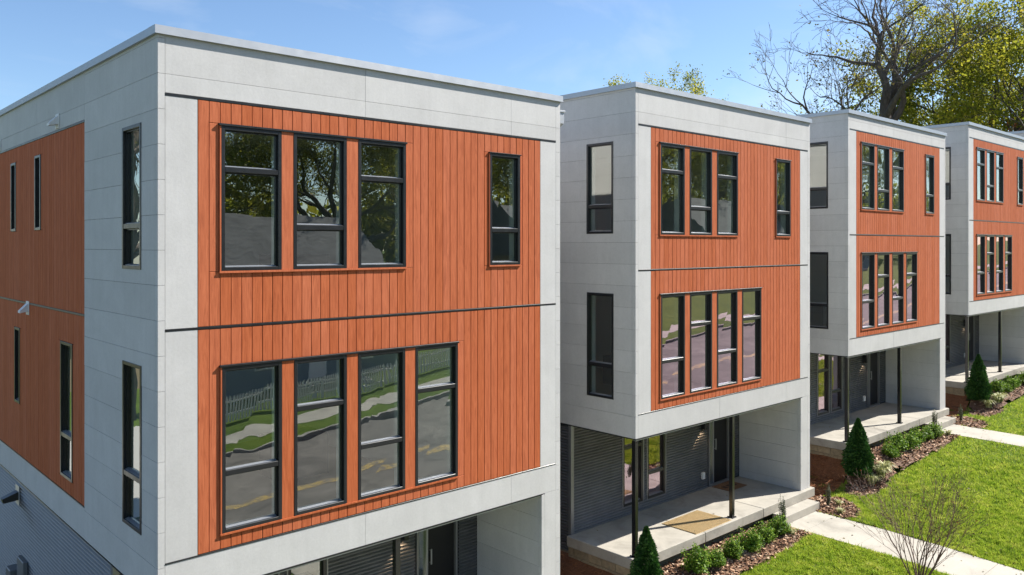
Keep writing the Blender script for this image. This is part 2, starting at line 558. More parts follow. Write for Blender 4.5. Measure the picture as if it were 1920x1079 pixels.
def planks(parent, pl, u0, u1, v0, v1, holes, n, joined=False):
    w = (u1 - u0) / n
    mb = MB()
    g = 0.004
    def piece(a0, a1, b0, b1):
        if a1 - a0 < 0.02 or b1 - b0 < 0.02:
            return
        if joined:
            pl.box(mb, a0 + g, a1 - g, b0 + .004, b1 - .004, -0.018, 0.0)
        else:
            d = random.uniform(-0.0015, 0.001)
            key = ('pk', pl.kind) + R3(a1 - a0, b1 - b0)
            def mk():
                m2 = MB()
                Plane(pl.kind).box(m2, g, a1 - a0 - g, .003, b1 - b0 - .003, -0.018, 0.0, 0, 0.0035)
                return m2.mesh('plank', 'plank')
            link('plank', cached(key, mk), parent, pl.p(a0, b0, d))
    for i in range(n):
        a0, a1 = u0 + i * w, u0 + (i + 1) * w
        hs = sorted([h for h in holes if h[0] < a1 - .004 and h[1] > a0 + .004 and h[2] < v1 and h[3] > v0], key=lambda h: h[2])
        z = v0
        for h in hs:
            piece(a0, a1, z, max(v0, h[2]))
            if h[0] > a0 + .02: piece(a0, h[0], max(v0, h[2]), min(v1, h[3]))
            if h[1] < a1 - .02: piece(h[1], a1, max(v0, h[2]), min(v1, h[3]))
            z = h[3]
        piece(a0, a1, z, v1)
    if joined and mb.v:
        o = link('plank_cladding', mb.mesh('plank_cladding', 'plank'), parent)
        o['kind'] = 'stuff'

WIN_SEED = [0]
def window(parent, pl, u0, u1, v0, v1, bar=None, fw=0.05, mat='black_frame', glass='glass', proud=0.022):
    """frame with one or two panes and a mullion"""
    w, h = u1 - u0, v1 - v0
    P0 = Plane(pl.kind)
    key = ('wf', pl.kind, mat, fw, proud) + R3(w, h)
    def mk():
        mb = MB()
        def ring(a, b_, c_, d_, t, d0, d1, ch):
            P0.box(mb, a, a + t, c_, d_, d0, d1, 0, ch)
            P0.box(mb, b_ - t, b_, c_, d_, d0, d1, 0, ch)
            P0.box(mb, a + t, b_ - t, c_, c_ + t, d0, d1 - .001, 0, ch)
            P0.box(mb, a + t, b_ - t, d_ - t, d_, d0, d1 - .001, 0, ch)
        ring(0, w, 0, h, fw, -0.10, proud, 0.004)
        return mb.mesh('window', mat)
    fr = link('window', cached(key, mk), parent, pl.p(u0, v0, 0))
    key = ('rv', pl.kind) + R3(w, h)
    def mkr():
        mb = MB()
        t = .02
        P0.box(mb, 0, t, .0, h, -.26, -.101)
        P0.box(mb, w - t, w, .0, h, -.26, -.101)
        P0.box(mb, t, w - t, h - t, h, -.26, -.102)
        P0.box(mb, t, w - t, 0, t, -.26, -.102)
        return mb.mesh('reveal', 'interior_white')
    link('reveal', cached(key, mkr), fr)
    spans = [(fw, h - fw)] if bar is None else [(fw, bar - v0 - 0.036), (bar - v0 + 0.036, h - fw)]
    if bar is not None:
        box_part('mullion', mat, fr, P0, fw + .001, w - fw - .001, bar - v0 - 0.036, bar - v0 + 0.036, -0.095, proud - .004, 0.005)
    for (b0, b1) in spans:
        # glazing bead ring
        key = ('gb', pl.kind, mat) + R3(w, b1 - b0, fw)
        def mk2():
            mb = MB()
            t = 0.016
            ww = w - 2 * fw - .002
            hh = b1 - b0 - .002
            P0.box(mb, 0, t, 0, hh, -0.075, -0.028)
            P0.box(mb, ww - t, ww, 0, hh, -0.075, -0.028)
            P0.box(mb, t, ww - t, hh - t, hh, -0.075, -0.029)
            return mb.mesh('glazing_bead', mat)
        link('glazing_bead', cached(key, mk2), fr, P0.p(fw + .001, b0 + .001, 0))
        key = ('sl', pl.kind) + R3(w, fw)
        def mk3():
            mb = MB()
            ww = w - 2 * fw - .036
            # sloped sill stop
            pr = [(-.075, 0), (-.012, 0), (-.012, .005), (-.052, .020), (-.075, .020)]
            n = len(pr)
            vs_ = [P0.p(0, z, d) for d, z in pr] + [P0.p(ww, z, d) for d, z in pr]
            mb.add(vs_, [tuple(range(n)), tuple(range(2 * n - 1, n - 1, -1))] + [(i, (i + 1) % n, n + (i + 1) % n, n + i) for i in range(n)])
            return mb.mesh('sill', 'sill_metal')
        link('sill', cached(key, mk3), fr, P0.p(fw + .018, b0 + .0005, 0))
        # (pane below)
        mb = MB()
        e = lambda: -0.058 + random.uniform(-0.003, 0.003)
        a, b_ = fw + .006, w - fw - .006
        mb.add([P0.p(a, b0 + .004, e()), P0.p(b_, b0 + .004, e()), P0.p(b_, b1 - .004, e()), P0.p(a, b1 - .004, e())],
               [(0, 1, 2, 3)] if pl.kind == 'front' else [(3, 2, 1, 0)])
        link('pane', mb.mesh('pane', glass, recalc=False), fr)
    return fr

def corrugated(name, parent, pl, u0, u1, v0, v1, holes=(), pitch=0.0667, amp=0.019):
    mb = MB()
    us = sorted({u0, u1} | {h for H in holes for h in H[:2] if u0 < h < u1})
    NS = 8
    for a, b_ in zip(us, us[1:]):
        cu = (a + b_) / 2
        cuts = sorted([(max(v0, H[2]), min(v1, H[3])) for H in holes if H[0] < cu < H[1]])
        z, spans = v0, []
        for c0, c1 in cuts:
            if c0 > z: spans.append((z, c0))
            z = max(z, c1)
        if z < v1: spans.append((z, v1))
        for s0, s1 in spans:
            k0, k1 = math.ceil(s0 / pitch * NS), math.floor(s1 / pitch * NS)
            zs = [s0] + [k * pitch / NS for k in range(k0, k1 + 1) if s0 + 1e-5 < k * pitch / NS < s1 - 1e-5] + [s1]
            vs_ = []
            for zz in zs:
                d = amp * math.sin(2 * math.pi * zz / pitch)
                vs_ += [pl.p(a, zz, d), pl.p(b_, zz, d)]
            fs = [(2 * i, 2 * i + 1, 2 * i + 3, 2 * i + 2) for i in range(len(zs) - 1)]
            if pl.kind == 'left':
                fs = [tuple(reversed(f)) for f in fs]
            mb.add(vs_, fs)
    return link(name, mb.mesh(name, 'corrugated', recalc=False, smooth=True), parent)

def lcorner(parent, x, y, z0, z1, sx, ax=0.095, ay=0.09, name='corner_panel'):
    """L-shaped outside corner piece; sx=+1 runs to +x, -1 to -x; faces front"""
    a0, a1 = z0 + GAP, z1 - GAP
    key = ('lc', sx) + R3(a1 - a0, ax, ay)
    def mk():
        mb = MB()
        t, c = 0.018, 0.004
        pr = [((ax - GAP), t), ((ax - GAP), 0), (c, 0), (0, c), (0, ay - GAP), (t, ay - GAP), (t, t)]
        n = len(pr)
        vs_ = [(sx * p, q, 0) for p, q in pr] + [(sx * p, q, a1 - a0) for p, q in pr]
        mb.add(vs_, [tuple(range(n)), tuple(range(2 * n - 1, n - 1, -1))] + [(i, (i + 1) % n, n + (i + 1) % n, n + i) for i in range(n)])
        return mb.mesh(name, 'cement')
    link(name, cached(key, mk), parent, (x, y, a0))

# ------------------------------------------------------------------ terrain
HX = [0, 9.7075, 19.415, 29.1225, 38.83]
HZ = [0, 0.578, 1.4135, 2.040, 2.72]
GX, GZ = [-300, -60, -20, -3.7], [-6, -3.5, -1.9, -1.0]
for hx_, hz_ in zip(HX, HZ):                       # level where each path runs
    GX += [hx_ + 5.10, hx_ + 7.04]
    GZ += [hz_ - .425, hz_ - .415]
GX += [60, 120, 400]
GZ += [3.2, 6, 8]
ROAD0, ROAD1 = -18.6, -7.9
def gz(x, y):
    z = np.interp(x, GX, GZ) + .015 * np.clip(y, -7, 0)
    z = z - .045 * np.clip(-y - 3.0, 0, 5.0)
    far = np.clip(-y - 19.5, 0, 30)
    return z + .01 * far

def terrain_z(x, y):
    z = gz(x, y)
    return np.where((y > ROAD0 + .02) & (y < ROAD1 - .02), z - .13, z)

def strip(name, x0, x1, y0, y1, mat, dz, nx=None, ny=2, parent=None, kind='structure', thick=0.0, mounds=0.0):
    nx = nx or max(2, int((x1 - x0) / 1.5))
    xs = np.unique(np.concatenate([np.linspace(x0, x1, nx), [q for q in GX if x0 < q < x1]]))
    nx = len(xs)
    ys = np.unique(np.concatenate([np.linspace(y0, y1, ny), [q for q in (-19.5, -8.0, -7.0, -3.0, 0.0) if y0 < q < y1]]))
    ny = len(ys)
    X, Y = np.meshgrid(xs, ys)
    Zt = gz(X, Y) + dz
    mb = MB()
    vs_ = [(float(a), float(b_), float(c)) for a, b_, c in zip(X.ravel(), Y.ravel(), Zt.ravel())]
    fs = [(j * nx + i, j * nx + i + 1, (j + 1) * nx + i + 1, (j + 1) * nx + i) for j in range(ny - 1) for i in range(nx - 1)]
    mb.add(vs_, fs)
    if thick:
        n = len(vs_)
        mb.v.extend([(a, b_, c - thick) for a, b_, c in vs_])
        per = [i for i in range(nx)] + [j * nx + nx - 1 for j in range(1, ny)] + [(ny - 1) * nx + i for i in range(nx - 2, -1, -1)] + [j * nx for j in range(ny - 2, 0, -1)]
        for i in range(len(per)):
            a, b_ = per[i], per[(i + 1) % len(per)]
            mb.f.append((b_, a, a + n, b_ + n))
            mb.m.append(0)
    return link(name, mb.mesh(name, mat, recalc=False), parent, kind=kind)

gxs = np.unique(np.concatenate([np.linspace(-300, -30, 12), np.linspace(-30, 60, 121), np.linspace(60, 400, 25), GX]))
gys = np.unique(np.concatenate([np.linspace(-300, -40, 12), np.linspace(-40, -20, 8), [-49.5, -19.5, -18.6, -18.58, -18.5, -13, -8.0, -7.95, -7.92, -7.9, -7.5, -3.0], np.linspace(-7, 4, 34), np.linspace(5, 60, 14), np.linspace(70, 300, 8)]))
X, Y = np.meshgrid(gxs, gys)
Z = terrain_z(X, Y)
mb = MB()
nx = len(gxs)
mb.v = [(float(a), float(b_), float(c)) for a, b_, c in zip(X.ravel(), Y.ravel(), Z.ravel())]
mb.f = [(j * nx + i, j * nx + i + 1, (j + 1) * nx + i + 1, (j + 1) * nx + i) for j in range(len(gys) - 1) for i in range(nx - 1)]
mb.m = [0] * len(mb.f)
ground = link('ground', mb.mesh('ground', 'lawn', recalc=False, smooth=False), kind='structure')

strip('road', -120, 220, ROAD0 + .03, ROAD1 - .03, 'asphalt', -.126, nx=240)
cl = strip('road_marking', -120, 220, -13.32, -12.92, 'yellow_paint', -.121, nx=240)
strip('kerb', -120, 220, ROAD1 - .03, ROAD1 + .13, 'kerb_concrete', .02, nx=240, thick=.3)
strip('kerb', -120, 220, ROAD0 - .13, ROAD0 + .03, 'kerb_concrete', .02, nx=240, thick=.3)
strip('pavement', -120, 220, -21.6, -20.2, 'path_concrete', .012, nx=240, thick=.1)
strip('pavement', -60, 120, -7.25, -5.85, 'path_concrete', .010, nx=160, thick=.1)
strip('added_dark_ground', -48, -1.2, -5.8, 14.9, 'low_bounce_dark', .012, nx=48, ny=24)  # unseen dark sheet, added to cut warm ground bounce onto the shaded side wall
strip('gravel_yard', -13, -3.5, 15, 29, 'gravel', .012, nx=12, ny=10)

# ------------------------------------------------------------------ houses
W, D = 7.448, 12.6
YR = 1.87                       # recessed ground-floor front
ZB, ZBT, ZMID, ZTR = 2.49, 2.985, 6.015, 9.09
CO = 0.457
OL, ORR = 0.518, 6.918          # plank field on the front

UP_GRP = (0.811, 3.879, 6.765, 8.772)
UP_WIN = [(0.835, 1.716, 8.155), (1.905, 2.782, 7.385), (2.988, 3.871, 8.155)]
UP_SGL = (5.647, 6.400, 6.765, 8.755, 7.388)
LO_GRP = (0.822, 4.946, 3.205, 5.492)
LO_WIN = [(0.845, 1.722, 4.02), (1.914, 2.784, 4.753), (2.985, 3.856, 4.02), (4.060, 4.938, 4.753)]
SD_WIN = [(0.605, 1.370, 6.795, 8.772, 7.388), (0.595, 1.360, 3.235, 5.505, 3.945)]
SD_SLIT = [(5.905, 6.330, 7.40, 8.775, None), (7.850, 8.270, 7.40, 8.775, None), (7.510, 7.960, 4.005, 5.495, None), (3.857, 4.576, 3.235, 5.505, 3.94)]
LW_WIN = [(1.849, 2.606, 0.225, 2.44, 1.637), (2.788, 3.516, 0.225, 2.44, 0.86)]
DOOR = (5.45, 6.44, 0.0, 2.16)

def build_house(i):
    H = link('townhouse', None, None, (HX[i], 0, HZ[i]))
    labels = [
        'large grey and orange townhouse in the foreground, its shaded plank side wall in view',
        'second townhouse from the left, with a doormat on its porch',
        'third townhouse from the left, the middle one of the row',
        'fourth townhouse from the left, in front of the leafy yellow-green tree',
        'farthest townhouse, only a sliver of its side wall at the right edge']
    tag(H, labels[i], 'townhouse', 'row of townhouses stepping up the slope')
    near = i == 0
    ztop = 9.858 if i < 2 else 9.545
    win_holes = [UP_GRP[:2] + UP_GRP[2:], UP_SGL[:4], LO_GRP]
    sd_holes = [w[:4] for w in SD_WIN]
    slit_holes = [w[:4] for w in SD_SLIT]
    # ---- structural shell behind the cladding
    mb = MB()
    each = [(a, b_, UP_GRP[2], UP_GRP[3]) for a, b_, _ in UP_WIN] + [UP_SGL[:4]] + [(a, b_, LO_GRP[2], LO_GRP[3]) for a, b_, _ in LO_WIN]
    shr = lambda hs: [(h[0] + .01, h[1] - .01, h[2] + .01, h[3] - .01) for h in hs]
    holed(mb, Plane('front', .019), .02, W - .02, ZB + .012, ztop - .002, shr(each), 0, 0, False)
    holed(mb, Plane('left', .019), .02, D, ZB + .012, ztop - .002, shr(sd_holes + slit_holes), 0, 0, False)
    mb.box(W - .06, W - .02, .03, D - .02, ZB + .012, ztop - .004)
    mb.box(.03, W - .07, D - .06, D - .02, ZB + .012, ztop - .004)
    mb.box(W - .478, W - .022, .022, YR - .001, .002, ZB + .01)         # porch wing wall
    link('wall', mb.mesh('wall', 'backing', recalc=False), H)
    # ground floor shell
    mb = MB()
    lh = [w[:4] for w in LW_WIN] + [DOOR]
    holed(mb, Plane('front', YR + .03), .03, W - .03, .0, ZB, shr(lh), 0, 0, False)
    holed(mb, Plane('left', .06), YR + .03, D, -1.6, ZB, [], 0, 0, False)
    mb.box(W - .10, W - .05, YR + .01, D - .03, -1.6, ZB)
    mb.box(.07, W - .11, D - .08, D - .04, -1.6, ZB)
    link('lower_wall', mb.mesh('lower_wall', 'backing', recalc=False), H)
    # rooms, lined in plasterboard
    mb = MB()
    holed(mb, Plane('front', .262), .14, W - .14, 2.80, 9.0, each, 0, 0, False)
    holed(mb, Plane('left', .262), .14, 6.2, 2.80, 9.0, sd_holes + slit_holes, 0, 0, False)
    def quad(a, b_, c, d, mi): mb.add([a, b_, c, d], [(0, 1, 2, 3)], mi)
    for z0, z1, ya in ((.02, 2.46, YR + .14), (2.85, 5.80, .14), (6.20, 8.95, .14)):
        x0, x1, y1 = .14, W - .14, 6.2
        quad((x0, ya, z0), (x1, ya, z0), (x1, y1, z0), (x0, y1, z0), 1)
        quad((x0, ya, z1), (x1, ya, z1), (x1, y1, z1), (x0, y1, z1), 0)
        quad((x0, y1, z0), (x1, y1, z0), (x1, y1, z1), (x0, y1, z1), 0)
        quad((x1, ya, z0), (x1, y1, z0), (x1, y1, z1), (x1, ya, z1), 0)
        mb.box(4.9 if z0 > 6 else 5.2, 5.02 if z0 > 6 else 5.32, ya + .1, y1 - .01, z0 + .002, z1 - .002, 0)
        mb.box(2.2, 3.2, y1 - .08, y1 - .012, z0 + .004, z0 + 2.1, 2)
        mb.box(.5, 1.5, 3.9, 4.5, z0 + .004, z0 + .9, 2)
        mb.box(3.1, 4.1, 2.8, 3.6, z0 + .004, z0 + .75, 2)
    link('interior', mb.mesh('interior', ['interior_paint', 'interior_floor', 'interior_dark'], recalc=False), H)
    # ---- front cladding
    jx, jr = .095, W - .12
    k = 0
    rows = [ZB + CO * j for j in range(0, 18)]
    for x, sx, ax in ((0, 1, .095), (W, -1, .12)):
        zs = [z for z in rows if z < ztop - .05] + [ztop]
        if sx < 0:
            zs = [0.0, .205] + [.205 + CO * j for j in range(1, 5)] + zs
        for z0, z1 in zip(zs, zs[1:]):
            lcorner(H, x, 0, z0, z1, sx, ax)
    seams = [jx, 3.122, 6.182, jr]
    top_rows = [ZTR + .012, 9.347, ztop]
    for v0, v1 in zip(top_rows, top_rows[1:]):
        for u0, u1 in zip(seams, seams[1:]):
            panel(H, FRONT, u0, u1, v0, v1)
    for (u0, u1) in ((jx, OL), (ORR, jr)):
        panel(H, FRONT, u0, u1, ZMID + .016, ZTR - .025)
        panel(H, FRONT, u0, u1, ZBT + .015, ZMID - .016)
    for u0, u1 in zip(seams, seams[1:]):
        if u1 > 6.95:
            panel(H, FRONT, u0, u1, ZB, ZBT, [(u0 - 1, 6.95, 0, 0)])
        else:
            panel(H, FRONT, u0, u1, ZB, ZBT)
    planks(H, FRONT, OL + .002, ORR - .002, ZMID + .018, ZTR - .027, win_holes, 42)
    planks(H, FRONT, OL + .002, ORR - .002, ZBT + .018, ZMID - .018, win_holes, 42)
    # black flashings
    box_part('flashing', 'black_frame', H, FRONT, jx, jr, ZTR - .026, ZTR + .010, -.017, .004, .003)
    box_part('flashing', 'black_frame', H, FRONT, jx, jr, ZMID - .017, ZMID + .017, -.017, .004, .003)
    box_part('flashing', 'black_frame', H, FRONT, jx, jr, ZBT - .004, ZBT + .014, -.017, .006, .002)
    box_part('drip_edge', 'black_frame', H, FRONT, .0, 6.95, ZB - .022, ZB - .001, -.06, .008)
    box_part('drip_edge', 'coping', H, FRONT, .02, 6.93, ZB - .045, ZB - .0225, -.05, -.008)
    box_part('soffit', 'white_paint', H, Plane('front', 0), .05, 6.93, ZB - .002, ZB + .03, -YR, -.062)
    # window groups on the front
    for grp, wins in ((UP_GRP, UP_WIN), (LO_GRP, LO_WIN)):
        u0, u1, v0, v1 = grp
        for a, b_, bar in wins:
            window(H, FRONT, a, b_, v0 + .008, v1 - .028, bar, glass='glass_rose' if (i > 0 and v1 < 6) else 'glass')
        box_part('head_flashing', 'black_frame', H, FRONT, u0 - .012, u1 + .012, v1 - .026, v1 + .004, -.017, .036, .003)
        ed = [u0] + [q for a, b_, _ in wins for q in (a, b_)] + [u1]
        for q in range(0, len(ed), 2):
            if ed[q + 1] - ed[q] > .008:
                box_part('window_trim', 'plank', H, FRONT, ed[q] + .001, ed[q + 1] - .001, v0 + .008, v1 - .027, -.06, .016 if ed[q + 1] - ed[q] > .05 else .020, .002)
        box_part('window_trim', 'plank', H, FRONT, u0 - .004, u1 + .004, v0 - .022, v0 + .007, -.017, .026, .002)
    a, b_, v0, v1, bar = UP_SGL
    window(H, FRONT, a + .014, b_ - .014, v0 + .008, v1 - .012, bar)
    box_part('head_flashing', 'black_frame', H, FRONT, a - .006, b_ + .006, v1 - .011, v1 + .006, -.017, .036, .003)
    for q in (a, b_ - .013):
        box_part('window_trim', 'plank', H, FRONT, q, q + .013, v0 + .008, v1 - .012, -.06, .020, .002)
    box_part('window_trim', 'plank', H, FRONT, a - .004, b_ + .004, v0 - .020, v0 + .007, -.017, .026, .002)
    # ---- left side cladding
    YS = 3.205
    side_end = D
    for z0, z1 in zip([z for z in rows if z < ztop - .05], [z for z in rows[1:] if z < ztop - .05] + [ztop]):
        panel(H, LEFT, .09, YS, z0, z1, sd_holes)
    ysm = [YS, 6.25, 9.30, D]
    for v0, v1 in zip(top_rows, top_rows[1:]):
        for u0, u1 in zip(ysm, ysm[1:]):
            panel(H, LEFT, u0, u1, v0, v1)
    for u0, u1 in zip(ysm, ysm[1:]):
        panel(H, LEFT, u0, u1, ZB, ZBT)
    npl = int(round((D - YS) / .1524))
    planks(H, LEFT, YS + .002, D - .01, ZMID + .018, ZTR - .027, slit_holes, npl, joined=not near)
    planks(H, LEFT, YS + .002, D - .01, ZBT + .018, ZMID - .018, slit_holes, npl, joined=not near)
    box_part('flashing', 'black_frame', H, LEFT, YS, D, ZTR - .026, ZTR + .010, -.017, .004, .003)
    box_part('flashing', 'black_frame', H, LEFT, YS, D, ZMID - .017, ZMID + .017, -.017, .003, .003)
    box_part('flashing', 'black_frame', H, LEFT, YS, D, ZBT - .004, ZBT + .014, -.017, .006, .002)
    box_part('drip_edge', 'black_frame', H, LEFT, .0, D, ZB - .020, ZB - .003, -.03, .006)
    for a, b_, v0, v1, bar in SD_WIN + SD_SLIT:
        window(H, LEFT, a, b_, v0, v1, bar, proud=.012)
    # ---- right side and back: grooved cement sheet
    mb = MB()
    PR = Plane('right', W)
    for j, (z0, z1) in enumerate(zip([z for z in rows if z < ztop - .05], [z for z in rows[1:] if z < ztop - .05] + [ztop])):
        o = .9 if j % 2 else 0
        us = [.09, 1.9 + o, 3.75 + o, 5.55 + o, 7.4 + o, 9.2 + o, 11.0 + o, D]
        for u0, u1 in zip(us, us[1:]):
            PR.box(mb, u0 + GAP, u1 - GAP, z0 + GAP, z1 - GAP, -.018, 0)
    for j in range(6):
        z0, z1 = (.0, .205) if j == 0 else (.205 + CO * (j - 1), .205 + CO * j)
        PR.box(mb, .09 + GAP, YR, z0 + GAP, z1 - GAP, -.018, 0)
    mb.box(.005, W - .005, D - .018, D, ZB, ztop - .003)
    o = link('side_cladding', mb.mesh('side_cladding', 'cement'), H)
    o['kind'] = 'stuff'
    # ---- roof and coping
    mb = MB()
    mb.box(.05, W - .05, .05, D - .05, ztop - .34, ztop - .28)
    rf = link('roof', mb.mesh('roof', 'membrane'), H)
    def coping(pts_outer, name='coping'):
        pass
    def cop(x0, x1, y0, y1, slope_axis):
        mb = MB()
        z0, z1 = ztop - .012, ztop + .098
        mb.add([(x0, y0, z0), (x1, y0, z0), (x1, y1, z0), (x0, y1, z0),
                (x0 + (.004 if slope_axis == 'l' else 0), y0 + (.004 if slope_axis == 'f' else 0), z1), (x1, y0 + (.004 if slope_axis == 'f' else 0), z1),
                (x1, y1, z1 - (.018 if slope_axis == 'f' else 0)), (x0 + (.004 if slope_axis == 'l' else 0), y1, z1)],
               [(0, 3, 2, 1), (4, 5, 6, 7), (0, 1, 5, 4), (1, 2, 6, 5), (2, 3, 7, 6), (3, 0, 4, 7)])
        link('coping', mb.mesh('coping', 'coping'), H)
    cop(-.045, W + .035, -.045, .22, 'f')
    ys = [.2215, 3.20, 6.25, 9.30, D + .03]
    for a, b_ in zip(ys, ys[1:]):
        cop(-.045, .22, a, b_ - .003, 'l')
    cop(W - .22, W + .035, .2215, D + .03, 'r')
    # ---- porch wing wall cladding
    PF = Plane('left', W - .498)
    zs = [0.0, .205] + [.205 + CO * j for j in range(1, 6)]
    for z0, z1 in zip(zs, zs[1:]):
        panel(H, PF, .09, YR - .005, z0, z1 if z1 < 2.4 else ZB - .02, mat='cement')
        lcorner(H, W - .498, 0, z0, z1 if z1 < 2.4 else ZB - .02, 1, .085)
    panel(H, FRONT, W - .413, jr, 0, ZB)
    # ---- ground floor corrugated walls
    PW = Plane('front', YR)
    holes = [(w[0] - .03, w[1] + .03, w[2] - .03, w[3] + .06) for w in LW_WIN] + [(DOOR[0] - .04, DOOR[1] + .04, -1, DOOR[3] + .05)]
    corrugated('corrugated_siding', H, PW, .10, W - .5, .03, ZB - .005, holes)
    corrugated('corrugated_siding', H, Plane('left', .040), YR + .06, D, -.40, ZB - .015)
    box_part('corner_trim', 'corr_trim', H, Plane('front', YR), .012, .112, -.40, ZB - .006, -.075, .016, .004)
    box_part('base_trim', 'corr_trim', H, Plane('front', YR), .113, DOOR[0] - .045, .002, .035, -.02, .018)
    for w in LW_WIN:
        for (a, b_, c, d_) in ((w[0] - .03, w[0] - .001, w[2] - .03, w[3] + .03), (w[1] + .001, w[1] + .03, w[2] - .03, w[3] + .03),
                               (w[0], w[1], w[2] - .03, w[2] - .001), (w[0], w[1], w[3] + .001, w[3] + .03)):
            box_part('window_trim', 'corr_trim', H, PW, a, b_, c, d_, -.03, .018, .002)
        window(H, PW, w[0], w[1], w[2], w[3], w[4], fw=.06, proud=.008, glass='glass_rose' if i > 0 else 'glass')
    # door
    u0, u1, v0, v1 = DOOR
    mb = MB()
    P0 = Plane('front')
    P0.box(mb, 0, .045, 0, v1, -.12, .02, 0, .003)
    P0.box(mb, u1 - u0 - .045, u1 - u0, 0, v1, -.12, .02, 0, .003)
    P0.box(mb, .0455, u1 - u0 - .0455, v1 - .05, v1, -.12, .019, 0, .003)
    dr = link('door', mb.mesh('door', 'corr_trim'), H, PW.p(u0, v0, 0))
    box_part('door_leaf', 'door_black', dr, P0, .29, u1 - u0 - .046, .045, v1 - .051, -.09, -.045, .003)
    box_part('side_light', 'glass', dr, P0, .075, .245, .06, v1 - .06, -.075, -.066)
    box_part('jamb', 'black_frame', dr, P0, .046, .074, .045, v1 - .051, -.10, -.01, .003)
    box_part('jamb', 'sill_metal', dr, P0, .247, .288, .045, v1 - .051, -.10, -.015, .003)
    box_part('threshold', 'sill_metal', dr, P0, .046, u1 - u0 - .046, .0, .044, -.12, .05, .004)
    mb = MB()
    P0.box(mb, .335, .365, .95, 1.25, -.006, .014, 0, .004)
    P0.box(mb, .342, .358, .97, .99, -.044, -.007)
    P0.box(mb, .342, .358, 1.21, 1.23, -.044, -.007)
    link('handle', mb.mesh('handle', 'sill_metal'), dr)
    # wall lantern, outlet
    mb = MB()
    PW0 = Plane('front')
    PW0.box(mb, -.06, .06, -.02, .28, .012, .03, 0, .004)
    PW0.box(mb, -.05, .05, .0, .26, .0305, .15, 0, .006)
    la = link('wall_lantern', mb.mesh('wall_lantern', 'black_frame'), H, PW.p(5.12, 1.62, 0))
    if i < 4:
        ld = bpy.data.lights.new('lantern_lamp', 'SPOT')
        ld.energy = 2.5
        ld.color = (1.0, 0.68, 0.40)
        ld.spot_size = math.radians(100)
        ld.shadow_soft_size = .03
        lo = link('lantern_lamp', ld, la, (0, -.09, -.02))
    box_part('outlet_cover', 'white_plastic', H, PW, 5.08, 5.20, .28, .46, .0, .07, .01)
    # ---- porch posts
    def post(px, py):
        mb = MB()
        s2 = .049
        mb.cbox(px - s2, px + s2, py - s2, py + s2, .012, ZB - .046, .006)
        mb.cbox(px - .085, px + .085, py - .085, py + .085, .001, .0115, .003)
        for q in (-1, 1):
            for t in (-1, 1):
                mb.cbox(px + q * .066 - .012, px + q * .066 + .012, py + t * .066 - .012, py + t * .066 + .012, .0118, .03, .003)
        link('post', mb.mesh('post', 'post_black'), H)
    post(.075, .075)
    post(3.752, .075)
    # ---- porch slab in three pours, on split-faced blocks
    xs = [-.10, 2.40, 4.90, 7.53]
    for a, b_ in zip(xs, xs[1:]):
        mb = MB()
        mb.cbox(a + .003, b_ - .003, -.10, YR + .02, -.23, 0, .012)
        link('porch_slab', mb.mesh('porch_slab', 'slab_concrete'), H)
    mb = MB()
    mb.box(-.005, W - .01, .14, YR + .05, -1.55, -.232)
    mb.box(.055, W - .06, YR + .06, D - .02, -1.55, -.40)
    fd = link('foundation', mb.mesh('foundation', 'mortar'), H)
    bh, bl = .2, .405
    def block(pl, u0_, u1_, v0_, v1_):
        key = ('blk', pl.kind) + R3(u1_ - u0_, v1_ - v0_)
        def mk():
            mb = MB()
            Plane(pl.kind).box(mb, 0, u1_ - u0_, 0, v1_ - v0_, -.03, .025, 0, .012)
            return mb.mesh('block', 'block')
        link('block', cached(key, mk), fd, pl.p(u0_, v0_, random.uniform(-.003, .003)))
    for r_ in range(4):
        v1_ = -.236 - r_ * bh
        off = (r_ % 2) * bl / 2
        u = .115 - off
        while u < YR + .02:
            a, b_ = max(.115, u), min(YR + .04, u + bl)
            if b_ - a > .05:
                block(Plane('left', -.005), a + .004, b_ - .004, v1_ - bh + .008, v1_)
            u += bl
    # entrance step
    mb = MB()
    mb.cbox(5.32, 7.10, -.46, -.101, -.62, -.215, .012)
    link('step', mb.mesh('step', 'slab_concrete'), H)
    if near:
        # dryer vents, wall lamp, meter box on the shaded side
        for (yy, zz, zh) in ((4.77, 9.25, .25), (9.33, 9.25, .25), (6.87, 5.93, .26)):
            mb = MB()
            LEFT.box(mb, yy - .11, yy + .11, zz - zh / 2, zz + zh / 2, .001, .012, 0, .003)
            w_, h0, h1 = .085, zz - .06, zz + .09
            vs_ = [LEFT.p(yy - w_, h1, .012), LEFT.p(yy + w_, h1, .012), LEFT.p(yy + w_, h0, .012), LEFT.p(yy - w_, h0, .012),
                   LEFT.p(yy - w_, h0 + .01, .15), LEFT.p(yy + w_, h0 + .01, .15), LEFT.p(yy + w_, h0 - .03, .15), LEFT.p(yy - w_, h0 - .03, .15)]
            mb.add(vs_, [(0, 1, 5, 4), (4, 5, 6, 7), (0, 4, 7, 3), (1, 2, 6, 5)])
            link('vent_hood', mb.mesh('vent_hood', 'white_plastic'), H)
        mb = MB()
        PL = Plane('left', .040)
        PL.box(mb, 7.65, 7.95, 1.98, 2.36, .012, .03, 0, .004)
        wp = link('side_lamp', mb.mesh('side_lamp', 'coping'), H)
        mb = MB()
        mb.add([PL.p(7.7, 2.24, .031), PL.p(7.9, 2.24, .031), PL.p(7.9, 2.08, .031), PL.p(7.7, 2.08, .031), PL.p(7.72, 2.14, .30), PL.p(7.88, 2.14, .30), PL.p(7.88, 2.05, .28), PL.p(7.72, 2.05, .28)],
               [(0, 1, 5, 4), (4, 5, 6, 7), (0, 4, 7, 3), (1, 2, 6, 5), (3, 7, 6, 2), (0, 3, 2, 1)])
        link('lamp_shade', mb.mesh('lamp_shade', 'black_frame'), wp)
        mb = MB()
